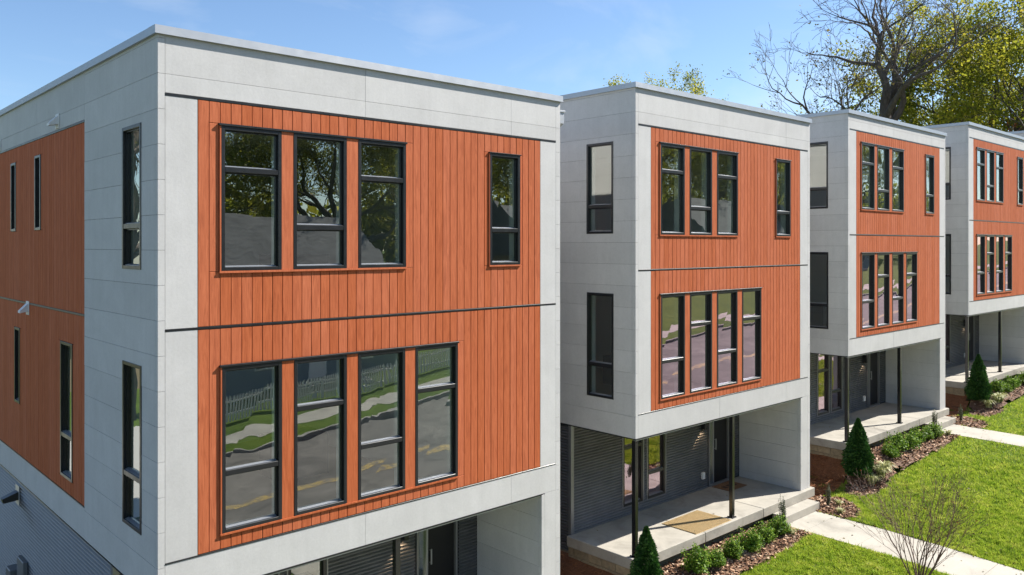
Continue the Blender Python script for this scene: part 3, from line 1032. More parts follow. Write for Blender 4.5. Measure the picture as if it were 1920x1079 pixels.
        PL.box(mb, 7.0, 7.5, .2, 1.05, .012, .10, 0, .01)
        PL.box(mb, 7.6, 7.95, .1, .75, .012, .20, 0, .012)
        link('meter_box', mb.mesh('meter_box', 'corr_trim'), H)
        # conductor head and downspout beyond the right-hand edge
        mb = MB()
        x0 = W + .002
        vs_ = [(x0, .12, 9.68), (x0 + .23, .12, 9.68), (x0 + .23, .40, 9.68), (x0, .40, 9.68),
               (x0, .12, 9.47), (x0 + .23, .12, 9.47), (x0 + .23, .40, 9.47), (x0, .40, 9.47),
               (x0, .2, 9.32), (x0 + .08, .2, 9.32), (x0 + .08, .32, 9.32), (x0, .32, 9.32)]
        mb.add(vs_, [(0, 1, 2, 3), (0, 4, 5, 1), (1, 5, 6, 2), (2, 6, 7, 3), (3, 7, 4, 0), (4, 8, 9, 5), (5, 9, 10, 6), (6, 10, 11, 7), (7, 11, 8, 4), (8, 11, 10, 9)])
        mb.cbox(x0 - .001, x0 + .25, .10, .42, 9.681, 9.72, .004)
        dn = link('downspout', mb.mesh('downspout', 'coping'), H)
        mb = MB()
        mb.cbox(x0 + .004, x0 + .078, .205, .315, 1.05, 9.318, .012)
        link('pipe', mb.mesh('pipe', 'coping'), dn)
        mb = MB()
        mb.cbox(x0, x0 + .11, .19, .33, .97, 1.049, .01)
        link('pipe_collar', mb.mesh('pipe_collar', 'black_frame'), dn)
        mb = MB()
        mb.cbox(x0 + .01, x0 + .085, .2, .32, -.5, .969, .012)
        link('drain_pipe', mb.mesh('drain_pipe', 'corrugated'), dn)
    return H

for i in range(5):
    build_house(i)

# ------------------------------------------------------------------ paths from the steps
for i in range(5):
    x0, x1 = HX[i] + 5.28, HX[i] + 6.86
    zf = HZ[i] - .42
    pth = link('path', None, None, (HX[i] + 6.07, -.46, zf), kind='structure')
    ys = [-.465, -.98, -2.25, -3.55, -4.75, -5.845]
    for y0, y1 in zip(ys, ys[1:]):
        mb = MB()
        a, b_ = y0 - .004, y1 + .004
        zf_ = lambda y: float(gz(HX[i] + 6.07, y)) + .02
        c = .006
        za, zb = zf_(a), zf_(b_)
        vs_ = [(x0, b_, zb - .15), (x1, b_, zb - .15), (x1, a, za - .15), (x0, a, za - .15),
               (x0, b_, zb - c), (x1, b_, zb - c), (x1, a, za - c), (x0, a, za - c),
               (x0 + c, b_ + c, zb), (x1 - c, b_ + c, zb), (x1 - c, a - c, za), (x0 + c, a - c, za)]
        mb.add(vs_, [(8, 9, 10, 11), (0, 1, 5, 4), (1, 2, 6, 5), (2, 3, 7, 6), (3, 0, 4, 7), (4, 5, 9, 8), (5, 6, 10, 9), (6, 7, 11, 10), (7, 4, 8, 11)])
        o = link('paving_slab', mb.mesh('paving_slab', 'path_concrete'), pth)
        o.location = (-(HX[i] + 6.07), .46, -zf)

# ------------------------------------------------------------------ planting beds
def in_poly(px, py, poly):
    ins = np.zeros(px.shape, bool)
    n = len(poly)
    for a in range(n):
        xa, ya = poly[a]
        xb, yb = poly[(a + 1) % n]
        c = ((ya > py) != (yb > py)) & (px < (xb - xa) * (py - ya) / (yb - ya + 1e-12) + xa)
        ins ^= c
    return ins

def bz_(x, y):
    x = np.asarray(x, float)
    y = np.asarray(y, float)
    z = gz(x, y)
    for i in range(5):
        lx = x - HX[i]
        w = np.clip((lx + .45) / .5, 0, 1) * np.clip((5.6 - lx) / .3, 0, 1) * np.clip((y + 1.3) / .75, 0, 1)
        z = z + w * np.maximum(0, HZ[i] - .44 - z)
    return z

BEDS, STRAW = [], []
for i in range(1, 5):
    o = HX[i]
    BEDS.append([(o - 1.25, -.95), (o - .7, -1.2), (o - .1, -1.15), (o + .8, -1.02), (o + 2.3, -1.12), (o + 4.2, -1.2), (o + 5.24, -1.22), (o + 5.26, .0), (o + .05, .0), (o - .15, -.15), (o - .7, -.25), (o - 1.2, -.5)])
for i in range(0, 5):
    o = HX[i]
    BEDS.append([(o + 6.88, -.1), (o + 6.88, -1.25), (o + 7.2, -1.45), (o + 7.55, -1.35), (o + 7.9, -1.0), (o + 8.1, -.55), (o + 7.9, -.2), (o + 7.6, .1), (o + 7.4, .1)])
    STRAW.append([(o + 7.46, .1), (o + 7.9, -.12), (o + 8.6, -.2), (o + 9.2, -.15), (o + 9.69, .05), (o + 9.69, 5), (o + 7.46, 5)])

def bed_object(name, poly, mat, chipmat, dens, size, needle, lab):
    P_ = np.array(poly)
    x0, y0 = P_.min(0)
    x1, y1 = P_.max(0)
    # fan surface on a grid, clipped per cell
    st = .12
    xs, ys = np.arange(x0, x1 + st, st), np.arange(y0, y1 + st, st)
    mb = MB()
    X, Y = np.meshgrid(xs, ys)
    Zt = bz_(X, Y) + .012 + .02 * np.sin(X * 7.1) * np.sin(Y * 6.3)
    nx_ = len(xs)
    mb.v = [(float(a), float(b_), float(c)) for a, b_, c in zip(X.ravel(), Y.ravel(), Zt.ravel())]
    cxm, cym = X[:-1, :-1] + st / 2, Y[:-1, :-1] + st / 2
    msk = in_poly(cxm, cym, poly)
    for j in range(len(ys) - 1):
        for k_ in range(nx_ - 1):
            if msk[j, k_]:
                mb.f.append((j * nx_ + k_, j * nx_ + k_ + 1, (j + 1) * nx_ + k_ + 1, (j + 1) * nx_ + k_))
                mb.m.append(0)
    n = int((x1 - x0) * (y1 - y0) * dens)
    px, py = rng.uniform(x0 - .05, x1 + .05, n), rng.uniform(y0 - .05, y1 + .05, n)
    wob = .05
    keep = in_poly(px + rng.normal(0, wob, n), py + rng.normal(0, wob, n), poly)
    px, py = px[keep], py[keep]
    pz = bz_(px, py) + .012 + .02 * np.sin(px * 7.1) * np.sin(py * 6.3)
    for a, b_, c in zip(px, py, pz):
        th = random.uniform(0, 6.28)
        L = size * random.uniform(.5, 1.3)
        w_ = L * (.05 if needle else random.uniform(.25, .5))
        ux, uy = math.cos(th), math.sin(th)
        t1, t2 = random.uniform(-.4, .4) * L, random.uniform(-.5, .5) * w_
        h = random.uniform(.006, .03)
        q = [(a - ux * L / 2 + uy * w_ / 2, b_ - uy * L / 2 - ux * w_ / 2, c + h - t1 / 2 - t2), (a + ux * L / 2 + uy * w_ / 2, b_ + uy * L / 2 - ux * w_ / 2, c + h + t1 / 2 - t2),
             (a + ux * L / 2 - uy * w_ / 2, b_ + uy * L / 2 + ux * w_ / 2, c + h + t1 / 2 + t2), (a - ux * L / 2 - uy * w_ / 2, b_ - uy * L / 2 + ux * w_ / 2, c + h - t1 / 2 + t2)]
        mb.add(q, [(0, 1, 2, 3)], 1)
    o = link(name, mb.mesh(name, [mat, chipmat], recalc=False), kind='stuff')
    tag(o, lab, 'mulch')

ordn = ['first', 'second', 'third', 'fourth', 'fifth', 'sixth']
for k_, p in enumerate(BEDS):
    if k_ < 4:
        lab = 'brown bark mulch bed along the porch front of the %s townhouse from the left' % ordn[k_ + 1]
        dn = [900, 520, 260, 120][k_]
    else:
        lab = 'brown bark mulch patch right of the steps of the %s townhouse from the left' % ordn[k_ - 4]
        dn = [100, 900, 500, 200, 60][k_ - 4]
    bed_object('bark_mulch', p, 'mulch', 'bark_chip', dn, .075, False, lab)
for k_, p in enumerate(STRAW):
    lab = ('reddish pine straw in the gap between the %s and %s townhouses from the left' % (ordn[k_], ordn[k_ + 1])) if k_ < 4 else 'reddish pine straw beyond the farthest townhouse'
    bed_object('pine_straw', p, 'straw', 'pine_needle', [200, 700, 300, 60, 10][k_], .16, True, lab)

# ------------------------------------------------------------------ grass
def grass(name, boxes, n, lab):
    xs_, ys_ = [], []
    tot = sum((b_[1] - b_[0]) * (b_[3] - b_[2]) for b_ in boxes)
    for (a, b_, c, d_) in boxes:
        k_ = int(n * (b_ - a) * (d_ - c) / tot)
        xs_.append(rng.uniform(a, b_, k_))
        ys_.append(rng.uniform(c, d_, k_))
    x, y = np.concatenate(xs_), np.concatenate(ys_)
    # keep off paths and beds
    ok = np.ones(len(x), bool)
    for i in range(5):
        ok &= ~((x > HX[i] + 5.27) & (x < HX[i] + 6.87) & (y < -.4))
        ok &= ~((x > HX[i] - .12) & (x < HX[i] + 7.55) & (y > -.12))
    for p in BEDS + STRAW:
        ok &= ~in_poly(x, y, p)
    x, y = x[ok], y[ok]
    n = len(x)
    z = gz(x, y)
    # mown clumps: height and lean vary slowly over the lawn
    big = np.sin(x * 1.9 + np.sin(y * 2.3) * 1.4) * np.sin(y * 2.9 + np.sin(x * 1.7)) * .5 + .5
    med = np.clip((np.sin(x * 11.3 + 2.2 * np.sin(y * 7.1)) * np.sin(y * 12.7 + 2.4 * np.sin(x * 6.7)) + .6 * np.sin(x * 23.1 + 3 * np.sin(y * 15)) * np.sin(y * 19.3 + 2 * np.sin(x * 13))) * .4 + .5, 0, 1)
    h = rng.uniform(.03, .075, n) * (.45 + .45 * big + 1.0 * med ** 1.5)
    w = rng.uniform(.008, .016, n)
    th = rng.uniform(0, 2 * np.pi, n)
    lean_dir = th + rng.normal(np.pi / 2, .8, n)
    ln = h * rng.uniform(.2, 1.1, n)
    V = np.empty((n, 3, 3))
    V[:, 0] = np.stack([x - np.cos(th) * w, y - np.sin(th) * w, z - .004], 1)
    V[:, 1] = np.stack([x + np.cos(th) * w, y + np.sin(th) * w, z - .004], 1)
    V[:, 2] = np.stack([x + np.cos(lean_dir) * ln, y + np.sin(lean_dir) * ln, z + h], 1)
    me = bpy.data.meshes.new(name)
    me.vertices.add(3 * n)
    me.vertices.foreach_set('co', V.ravel())
    me.loops.add(3 * n)
    me.loops.foreach_set('vertex_index', np.arange(3 * n))
    me.polygons.add(n)
    me.polygons.foreach_set('loop_start', np.arange(0, 3 * n, 3))
    me.polygons.foreach_set('loop_total', np.full(n, 3))
    me.materials.append(MATS['grass'])
    me.update(calc_edges=True)
    o = link(name, me, kind='stuff')
    tag(o, lab, 'grass')

grass('grass', [(10.5, 23, -5.8, -.1), (10.5, 20, -5.8, -1.0), (10.5, 17, -5.8, -1.0)], 300000, 'bright green lawn grass between the paths, in front of the middle townhouses')
grass('grass', [(23, 37, -4.5, 0)], 60000, 'bright green lawn grass in front of the fourth townhouse')

# ------------------------------------------------------------------ plants
# a few blown leaves on lawn, path and porch
def litter():
    n = 420
    x = rng.uniform(10.5, 34, n)
    y = rng.uniform(-5.6, -.6, n)
    z = gz(x, y) + .055
    for i in range(1, 4):
        on = (x > HX[i] + 5.3) & (x < HX[i] + 6.85)
        z = np.where(on, gz(HX[i] + 6.07, y) + .028, z)
    m = 26
    hi = rng.integers(1, 4, m)
    px, py = np.array(HX)[hi] + rng.uniform(.1, 6.8, m), rng.uniform(0, 1.8, m)
    pz = np.array(HZ)[hi] + .008
    c = np.stack([np.concatenate([x, px]), np.concatenate([y, py]), np.concatenate([z, pz])], 1)
    nr = rng.normal(0, .3, (n + m, 3)) + np.array([0, 0, 1])
    o = link('fallen_leaves', leaf_mesh('fallen_leaves', 'tree_leaf_dry', c, nr, rng.uniform(.02, .045, n + m), .6), kind='stuff')
    tag(o, 'dry leaves blown over the lawns, paths and porches', 'leaves')
def leaf_mesh(name, mat, centers, normals, sizes, aspect=.5, up=None):
    n = len(centers)
    c = np.asarray(centers)
    nr = np.asarray(normals)
    nr = nr / np.maximum(np.linalg.norm(nr, axis=1, keepdims=True), 1e-6)
    r = rng.normal(0, 1, (n, 3)) if up is None else up
    a = np.cross(nr, r)
    a /= np.maximum(np.linalg.norm(a, axis=1, keepdims=True), 1e-6)
    b_ = np.cross(nr, a)
    s = np.asarray(sizes)[:, None]
    V = np.empty((n, 4, 3))
    V[:, 0] = c + b_ * s
    V[:, 1] = c + a * s * aspect
    V[:, 2] = c - b_ * s * .9
    V[:, 3] = c - a * s * aspect
    me = bpy.data.meshes.new(name)
    me.vertices.add(4 * n)
    me.vertices.foreach_set('co', V.ravel())
    me.loops.add(4 * n)
    me.loops.foreach_set('vertex_index', np.arange(4 * n))
    me.polygons.add(n)
    me.polygons.foreach_set('loop_start', np.arange(0, 4 * n, 4))
    me.polygons.foreach_set('loop_total', np.full(n, 4))
    me.materials.append(MATS[mat])
    me.update(calc_edges=True)
    return me

def tubes(name, mat, polys, sides_fn):
    V, F = [], []
    for pts, rad in polys:
        ns = sides_fn(rad[0])
        base = len(V)
        P_ = [Vector(p) for p in pts]
        prev = None
        for k_, p in enumerate(P_):
            t = (P_[min(k_ + 1, len(P_) - 1)] - P_[max(k_ - 1, 0)])
            if t.length < 1e-6: t = Vector((0, 0, 1))
            t.normalize()
            if prev is None:
                u = t.orthogonal().normalized()
            else:
                u = (prev - t * prev.dot(t))
                u = u.normalized() if u.length > 1e-5 else t.orthogonal().normalized()
            prev = u
            w_ = t.cross(u)
            for q in range(ns):
                an = 2 * math.pi * q / ns
                V.append(tuple(p + (u * math.cos(an) + w_ * math.sin(an)) * rad[k_]))
        for k_ in range(len(P_) - 1):
            for q in range(ns):
                a = base + k_ * ns + q
                b_ = base + k_ * ns + (q + 1) % ns
                F.append((a, b_, b_ + ns, a + ns))
    me = bpy.data.meshes.new(name)
    me.from_pydata(V, [], F)
    me.materials.append(MATS[mat])
    me.polygons.foreach_set('use_smooth', [True] * len(F))
    me.update()
    return me

def plant(name, label, cat, group, loc, parts, rz=0.0, s=1.0):
    o = link(name, None, None, loc)
    o.rotation_euler = (0, 0, rz)
    o.scale = (s, s, s)
    tag(o, label, cat, group)
    for pn, me in parts:
        c = link(pn, me, o)
        if pn in ('seed_pods', 'leaves'):
            c['kind'] = 'stuff'
    return o

litter()
# arborvitae cone
def make_arborvitae(h=1.6, r=.36):
    n = 14000
    t = rng.uniform(0, 1, n) ** 1.25
    an = rng.uniform(0, 2 * np.pi, n)
    prof = r * np.where(t < .12, .80 + 1.7 * t, 1.0 * (1 - ((t - .12) / .88) ** 1.6))
    lump = 1 + .13 * np.sin(an * 4 + t * 13) + .10 * np.sin(an * 7 - t * 21 + 1.3) + .05 * np.sin(an * 2 + 5 * t)
    dep = rng.uniform(.62, 1.05, n)
    dep[:3500] = rng.uniform(.25, .7, 3500)
    rr = prof * lump * dep + .012
    c = np.stack([np.cos(an) * rr, np.sin(an) * rr, .04 + t * (h - .08)], 1)
    out = np.stack([np.cos(an), np.sin(an), np.zeros(n)], 1)
    up = np.stack([np.cos(an) * .35, np.sin(an) * .35, np.ones(n)], 1) + rng.normal(0, .25, (n, 3))
    nr = np.cross(up, out) + out * rng.normal(0, .7, (n, 1)) + rng.normal(0, .2, (n, 3))
    a = np.cross(nr, up)
    return leaf_mesh('foliage', 'arborvitae', c, nr, rng.uniform(.022, .05, n), .36, up=a)
arb = [make_arborvitae(), make_arborvitae(1.6, .34)]
stem_me = tubes('trunk', 'bark_young', [([(0, 0, -.1), (0.01, 0, .7), (0, .01, 1.45)], [.03, .02, .006])], lambda r_: 6)
arb_pos = [None, (-.30, -.52, 1.62), (-.28, -.42, 1.66), (-.12, -.38, 1.72)]
for i in (1, 2, 3):
    dx, dy, hh = arb_pos[i]
    x = HX[i] + dx
    plant('arborvitae', 'dark green conical arborvitae at the porch corner of the %s townhouse from the left' % ordn[i], 'shrub', 'conical arborvitaes at the porch corners',
          (x, dy, float(bz_(x, dy))), [('foliage', arb[i % 2]), ('trunk', stem_me)], i * 1.3, hh / 1.6)

# boxwood-like shrubs
def make_shrub(seed, r=.30, h=.5):
    g = np.random.default_rng(seed)
    C, Nn, S = [], [], []
    stems = []
    for b_ in range(46):
        d = g.normal(0, 1, 3)
        d[2] = abs(d[2]) * .9 + .12
        d /= np.linalg.norm(d)
        L = g.uniform(.72, 1.08)
        tip = np.array([d[0] * r * L, d[1] * r * L, .06 + d[2] * (h - .06) * L])
        st = np.array([d[0] * .05, d[1] * .05, .02])
        mid = (st + tip) / 2 + np.array([0, 0, .03])
        stems.append(([tuple(st), tuple(mid), tuple(tip)], [.006, .0045, .002]))
        m_ = 44
        f = g.uniform(.35, 1.05, m_)
        pts = st + (tip - st) * f[:, None] + g.normal(0, .036, (m_, 3))
        C.append(pts)
        nn = g.normal(0, .75, (m_, 3)) + d * .5 + np.array([0, 0, .5])
        Nn.append(nn)
        S.append(g.uniform(.018, .034, m_))
    c = np.concatenate(C)
    c[:, 2] = np.maximum(c[:, 2], .015)
    return [('foliage', leaf_mesh('foliage', 'boxwood', c, np.concatenate(Nn), np.concatenate(S), .62)), ('stem', tubes('stem', 'bark_young', stems, lambda r_: 4))]
shrubs = [make_shrub(s) for s in (1, 2, 3, 4)]
rows_x = [1.25, 1.85, 2.55, 3.25, 3.95, 4.55]
for i in (1, 2, 3):
    nrow = len(rows_x)
    for k_, dx in enumerate(rows_x):
        x = HX[i] + dx + random.uniform(-.13, .13)
        y = -.62 + random.uniform(-.07, .05)
        nm = {nrow - 1: 'boxwood shrub nearest the steps', 0: 'boxwood shrub farthest from the steps'}.get(k_, '%s boxwood shrub from the steps' % ordn[nrow - 1 - k_])
        plant('boxwood_shrub', 'round green %s along the %s townhouse\'s porch' % (nm, ordn[i]), 'shrub', 'rounded boxwood shrubs along the porch of the %s townhouse' % ordn[i],
              (x, y, float(bz_(x, y)) + .01), shrubs[(k_ + i) % 4], random.uniform(0, 6.28), random.uniform(.74, 1.14))

# narrow upright evergreens
def make_upright(seed, h=.8):
    g = np.random.default_rng(seed)
    C, Nn, S, st = [], [], [], []
    for b_ in range(16):
        an = g.uniform(0, 6.28)
        rr = g.uniform(.02, .085)
        top = g.uniform(.55, 1.0) * h
        p0, p1, p2 = np.array([0, 0, 0.]), np.array([math.cos(an) * rr, math.sin(an) * rr, top * .45]), np.array([math.cos(an) * rr * 1.1, math.sin(an) * rr * 1.1, top])
        st.append(([tuple(p0), tuple(p1), tuple(p2)], [.006, .005, .002]))
        m_ = 110
        f = g.uniform(.1, 1.0, m_)[:, None]
        pts = np.where(f < .5, p0 + (p1 - p0) * f * 2, p1 + (p2 - p1) * (f * 2 - 1)) + g.normal(0, .014, (m_, 3))
        C.append(pts)
        Nn.append(g.normal(0, 1, (m_, 3)))
        S.append(g.uniform(.010, .02, m_))
    return [('foliage', leaf_mesh('foliage', 'holly_upright', np.concatenate(C), np.concatenate(Nn), np.concatenate(S), .5)), ('stem', tubes('stem', 'bark_young', st, lambda r_: 4))]
ups = [make_upright(5), make_upright(6)]
for i in (1, 2, 3):
    for q, (dx, dy, sz) in enumerate(((5.12, -.50, 1.0), (7.42, -.52, .78))):
        x = HX[i] + dx
        if i == 3 and q == 1: continue
        plant('upright_evergreen', 'slim upright evergreen %s the steps of the %s townhouse from the left' % (('left of', 'right of')[q], ordn[i]), 'shrub', 'slim upright evergreens flanking the steps',
              (x, dy, float(bz_(x, dy))), ups[q], i * 2.1 + q, sz)

# grassy tufts
def make_tuft(seed, n=170, L=.34):
    g = np.random.default_rng(seed)
    mb = MB()
    for k_ in range(n):
        an = g.uniform(0, 6.28)
        ca, sa = math.cos(an), math.sin(an)
        l = L * g.uniform(.6, 1.15)
        w_ = g.uniform(.006, .011)
        sp = g.uniform(.35, 1.0)
        b0 = (g.normal(0, .03), g.normal(0, .03))
        pts = [(0, 0), (.30 * sp * l, .62 * l), (.68 * sp * l, .78 * l), (1.0 * sp * l, .55 * l)]
        wd = [w_, w_ * 1.2, w_, .0008]
        vs_ = []
        for (rr, zz), ww in zip(pts, wd):
            vs_ += [(b0[0] + ca * rr - sa * ww, b0[1] + sa * rr + ca * ww, zz), (b0[0] + ca * rr + sa * ww, b0[1] + sa * rr - ca * ww, zz)]
        mb.add(vs_, [(0, 1, 3, 2), (2, 3, 5, 4), (4, 5, 7, 6)])
    return mb.mesh('blades', 'liriope', recalc=False)
tufts = [make_tuft(1), make_tuft(2), make_tuft(3, 60, .18)]
tl = {1: [(-.55, -.95, 0), (.1, -1.0, 1), (4.85, -.85, 2)], 2: [(-.38, -.86, 0), (.22, -.95, 1), (5.12, -.92, 2), (-.02, -.98, 1)], 3: [(-.30, -.75, 0), (.14, -.90, 1), (.45, -.92, 0)]}
posn = ['at the left end of the bed', 'just right of the conical arborvitae', 'beside the path', 'between two others by the arborvitae']
for i in tl:
    for q, (dx, dy, k_) in enumerate(tl[i]):
        x = HX[i] + dx
        pn = posn[q] if not (i == 3 and q == 2) else 'before the first boxwood'
        plant('liriope_tuft', 'variegated pale grassy tuft %s, %s townhouse from the left' % (pn, ordn[i]), 'plant', 'grassy tufts in the mulch beds',
              (x, dy, float(bz_(x, dy)) + .01), [('blades', tufts[k_])], q * 1.7 + i, 1.0)
for q, (dx, dy, txt) in enumerate(((7.15, -1.0, 'in the mulch patch beside the second townhouse steps, nearer the lawn'), (7.62, -.72, 'in the mulch patch beside the second townhouse steps, farther from the lawn'))):
    x = HX[1] + dx
    plant('grass_tuft', 'small green tuft %s' % txt, 'plant', 'small tufts in the mulch patch', (x, dy, float(bz_(x, dy)) + .01), [('blades', tufts[2])], q * 2.0, .9)

# mats on the second townhouse's porch
mb = MB()
mb.cbox(5.50, 6.34, 1.24, 1.80, .001, .018, .004)
dm = link('doormat', mb.mesh('doormat', 'coir'), None, (HX[1], 0, HZ[1]))
tag(dm, 'brown coir doormat at the door of the second townhouse', 'doormat')
mb = MB()
for k_ in range(3):
    mb.box(5.62 + k_ * .22, 5.76 + k_ * .22, 1.44, 1.60, .0182, .0192)
link('print', mb.mesh('print', 'coir_dark'), dm)
mb = MB()
mb.box(2.12, 3.56, -.04, .93, .001, .008)
tm = link('porch_mat', mb.mesh('porch_mat', 'woven_tan'), None, (HX[1], 0, HZ[1]))
tag(tm, 'ribbed tan mat lying on the porch of the second townhouse by the post', 'mat')
key_me = None
for k_ in range(48):
    def mk():
        m2 = MB()
        m2.cbox(0, .018, 0, .95, 0, .012, .003)
        return m2.mesh('rib', 'woven_tan')
    link('rib', cached(('rib',), mk), tm, (2.125 + k_ * .0298, -.03, .0082))

# ------------------------------------------------------------------ trees
def grow(g, p, d, L, r, level, maxl, out, tips, spread, up, wig, nseg=5, ratio=.66, kids=(2, 4)):
    pts, rad = [tuple(p)], [r]
    cur, dr = Vector(p), Vector(d).normalized()
    seg = L / nseg
    nodes = []
    for k_ in range(nseg):
        dr = (dr + Vector(g.normal(0, wig, 3)) + Vector((0, 0, up))).normalized()
        cur = cur + dr * seg
        f = (k_ + 1) / nseg
        rr = r * (1 - f * .5)
        pts.append(tuple(cur))
        rad.append(rr)
        nodes.append((cur.copy(), dr.copy(), rr))
    if level == maxl:
        rad[-1] = r * .3
    out.append((pts, rad, level))
    if level >= maxl - 1:
        tips.extend([(n[0], n[1]) for n in nodes[1:]])
    if level >= maxl:
        return
    nk = int(g.integers(kids[0], kids[1] + 1))
    for k_ in range(nk):
        if k_ == 0:
            n = nodes[-1]
            ang = g.uniform(.1, .45) * spread
        else:
            n = nodes[int(g.integers(max(0, nseg // 3), nseg))]
            ang = g.uniform(.55, 1.1) * spread
        ax = n[1].cross(Vector(g.normal(0, 1, 3)))
        if ax.length < 1e-4: continue
        nd = Matrix.Rotation(ang, 3, ax.normalized()) @ n[1]
        lr = ratio * g.uniform(.78, 1.15)
        cr_ = n[2] * (.92 if k_ == 0 else g.uniform(.5, .78))
        grow(g, n[0], nd, L * lr, cr_, level + 1, maxl, out, tips, spread, up * 1.0, wig, max(3, nseg - 1), ratio, kids)

def tube_sides(r_):
    return 8 if r_ > .15 else 6 if r_ > .05 else 4 if r_ > .018 else 3

def tree_parts(seed, trunk, limbs, maxl, spread, up, wig, ratio, kids, leaf_n, leaf_s, leaf_mat, leaf_spread, bark='bark', rmin=0.0, leaf_filter=None, extra=None):
    g = np.random.default_rng(seed)
    out, tips = [], []
    out.append((trunk[0], trunk[1], 0))
    for (p, d, L, r) in limbs:
        grow(g, p, d, L, r, 1, maxl, out, tips, spread, up, wig, 6, ratio, kids)
    tr = [([p for p in a], [max(x, rmin) for x in b_]) for a, b_, l in out if l <= 1]
    br = [(a, [max(x, rmin) for x in b_]) for a, b_, l in out if l > 1]
    parts = [('trunk', tubes('trunk', bark, tr, tube_sides)), ('branches', tubes('branches', bark, br, tube_sides))]
    if leaf_n:
        T = np.array([tuple(t[0]) for t in tips])
        if leaf_filter is not None:
            T = T[leaf_filter(T)]
        if extra is not None:
            T = np.concatenate([T, extra])
        idx = g.integers(0, len(T), leaf_n)
        c = T[idx] + g.normal(0, leaf_spread, (leaf_n, 3))
        nr = g.normal(0, 1, (leaf_n, 3)) + np.array([0, 0, .6])
        parts.append(('crown', leaf_mesh('crown', leaf_mat, c, nr, g.uniform(.6, 1.25, leaf_n) * leaf_s, .6)))
    return parts, tips

def at_px(px, depth, py=None):
    u = (px - 960) / 1536.42
    s_, c_ = math.sin(YAW), math.cos(YAW)
    x = cam.location.x + depth * (s_ + u * c_)
    y = cam.location.y + depth * (c_ - u * s_)
    return x, y

cr_right = Vector((math.cos(YAW), -math.sin(YAW), 0))

# big bare tree behind the third townhouse
x, y = at_px(1658, 60)
bz = float(gz(x, y))
V3 = lambda r_, z, f=0: tuple(cr_right * r_ + Vector((math.sin(YAW), math.cos(YAW), 0)) * f + Vector((0, 0, z)))
trunk = ([(0, 0, -.5), V3(.15, 5), V3(-.1, 10), V3(.2, 13.2)], [.85, .70, .58, .50])
limbs = [(V3(.2, 13.2), V3(.30, 1, .1), 5.6, .36), (V3(.1, 12.8), V3(-.10, 1, .3), 5.6, .40), (V3(-.1, 11.6), V3(-.55, 1, -.2), 5.4, .30),
         (V3(-.1, 10.2), V3(-.80, 1.0, .1), 5.4, .30), (V3(-.1, 9.6), V3(-.9, .85, -.3), 4.6, .24), (V3(.1, 11.2), V3(.85, .9, .2), 4.8, .26), (V3(.2, 12.4), V3(.6, 1, -.4), 5.2, .28),
         (V3(-.1, 9.0), V3(-.9, .7, .5), 3.8, .20)]
def low_part(T):
    return ((T[:, 2] < 19) & (np.random.default_rng(4).uniform(0, 1, len(T)) < .5)) | (np.random.default_rng(3).uniform(0, 1, len(T)) < .015)
parts, tips = tree_parts(21, trunk, limbs, 6, .80, .05, .22, .71, (2, 4), 1500, .11, 'tree_leaf_dry', .34, leaf_filter=low_part, rmin=.013)
plant('bare_tree', 'tall nearly bare tree with spreading branches behind the third townhouse', 'tree', None, (x, y, bz), parts)

# leafy yellow-green tree behind the fourth townhouse
def leafy(seed, h=1.0, mat='tree_leaf', n=26000):
    trunk = ([(0, 0, -.5), (.15, 0, 4), (0, .1, 7.0)], [.55, .45, .38])
    g = np.random.default_rng(seed)
    limbs = []
    for k_ in range(9):
        an = k_ * 2.4 + g.uniform(-.3, .3)
        el = g.uniform(.35, 1.4)
        limbs.append(((0, 0, 4.5 + .3 * k_), (math.cos(an), math.sin(an), el), g.uniform(4.6, 6.4), .24))
    limbs.append(((0, .1, 7.0), (.1, 0, 1), 6.5, .32))
    return tree_parts(seed, trunk, limbs, 5, .85, .07, .17, .68, (2, 4), n, .105, mat, .30, rmin=.012)[0]
leafA = leafy(31, n=60000)
leafB = leafy(47, n=40000)
x, y = at_px(1893, 64)
plant('leafy_tree', 'big yellow-green autumn tree behind the fourth townhouse at the right', 'tree', 'leafy trees behind the row', (x, y, float(gz(x, y))), leafA, 0.6, 1.25)
x, y = at_px(1990, 70)
plant('leafy_tree', 'yellow-green tree behind the big autumn tree, at the right edge', 'tree', 'leafy trees behind the row', (x, y, float(gz(x, y))), leafB, 2.2, 1.15)
x, y = at_px(1830, 84)
plant('leafy_tree', 'lower yellow-green tree between the bare tree and the big autumn tree', 'tree', 'leafy trees behind the row', (x, y, float(gz(x, y))), leafB, 4.0, .95)
x, y = at_px(1282, 78)
ht = np.percentile([v.co.z for v in leafA[2][1].vertices], 99.7)
gb = float(gz(x, y))
plant('leafy_tree', 'small crown of a tree peeping over the roof of the second townhouse', 'tree', 'leafy trees behind the row', (x, y, gb), leafA, 2.4, float((23.6 - gb) / ht))
# russet tree low among them
red = leafy(53, mat='tree_leaf_red', n=5000)
x, y = at_px(1850, 58)
plant('russet_tree', 'small russet-leaved tree below the big autumn tree', 'tree', None, (x, y, float(gz(x, y))), red, .4, .62)

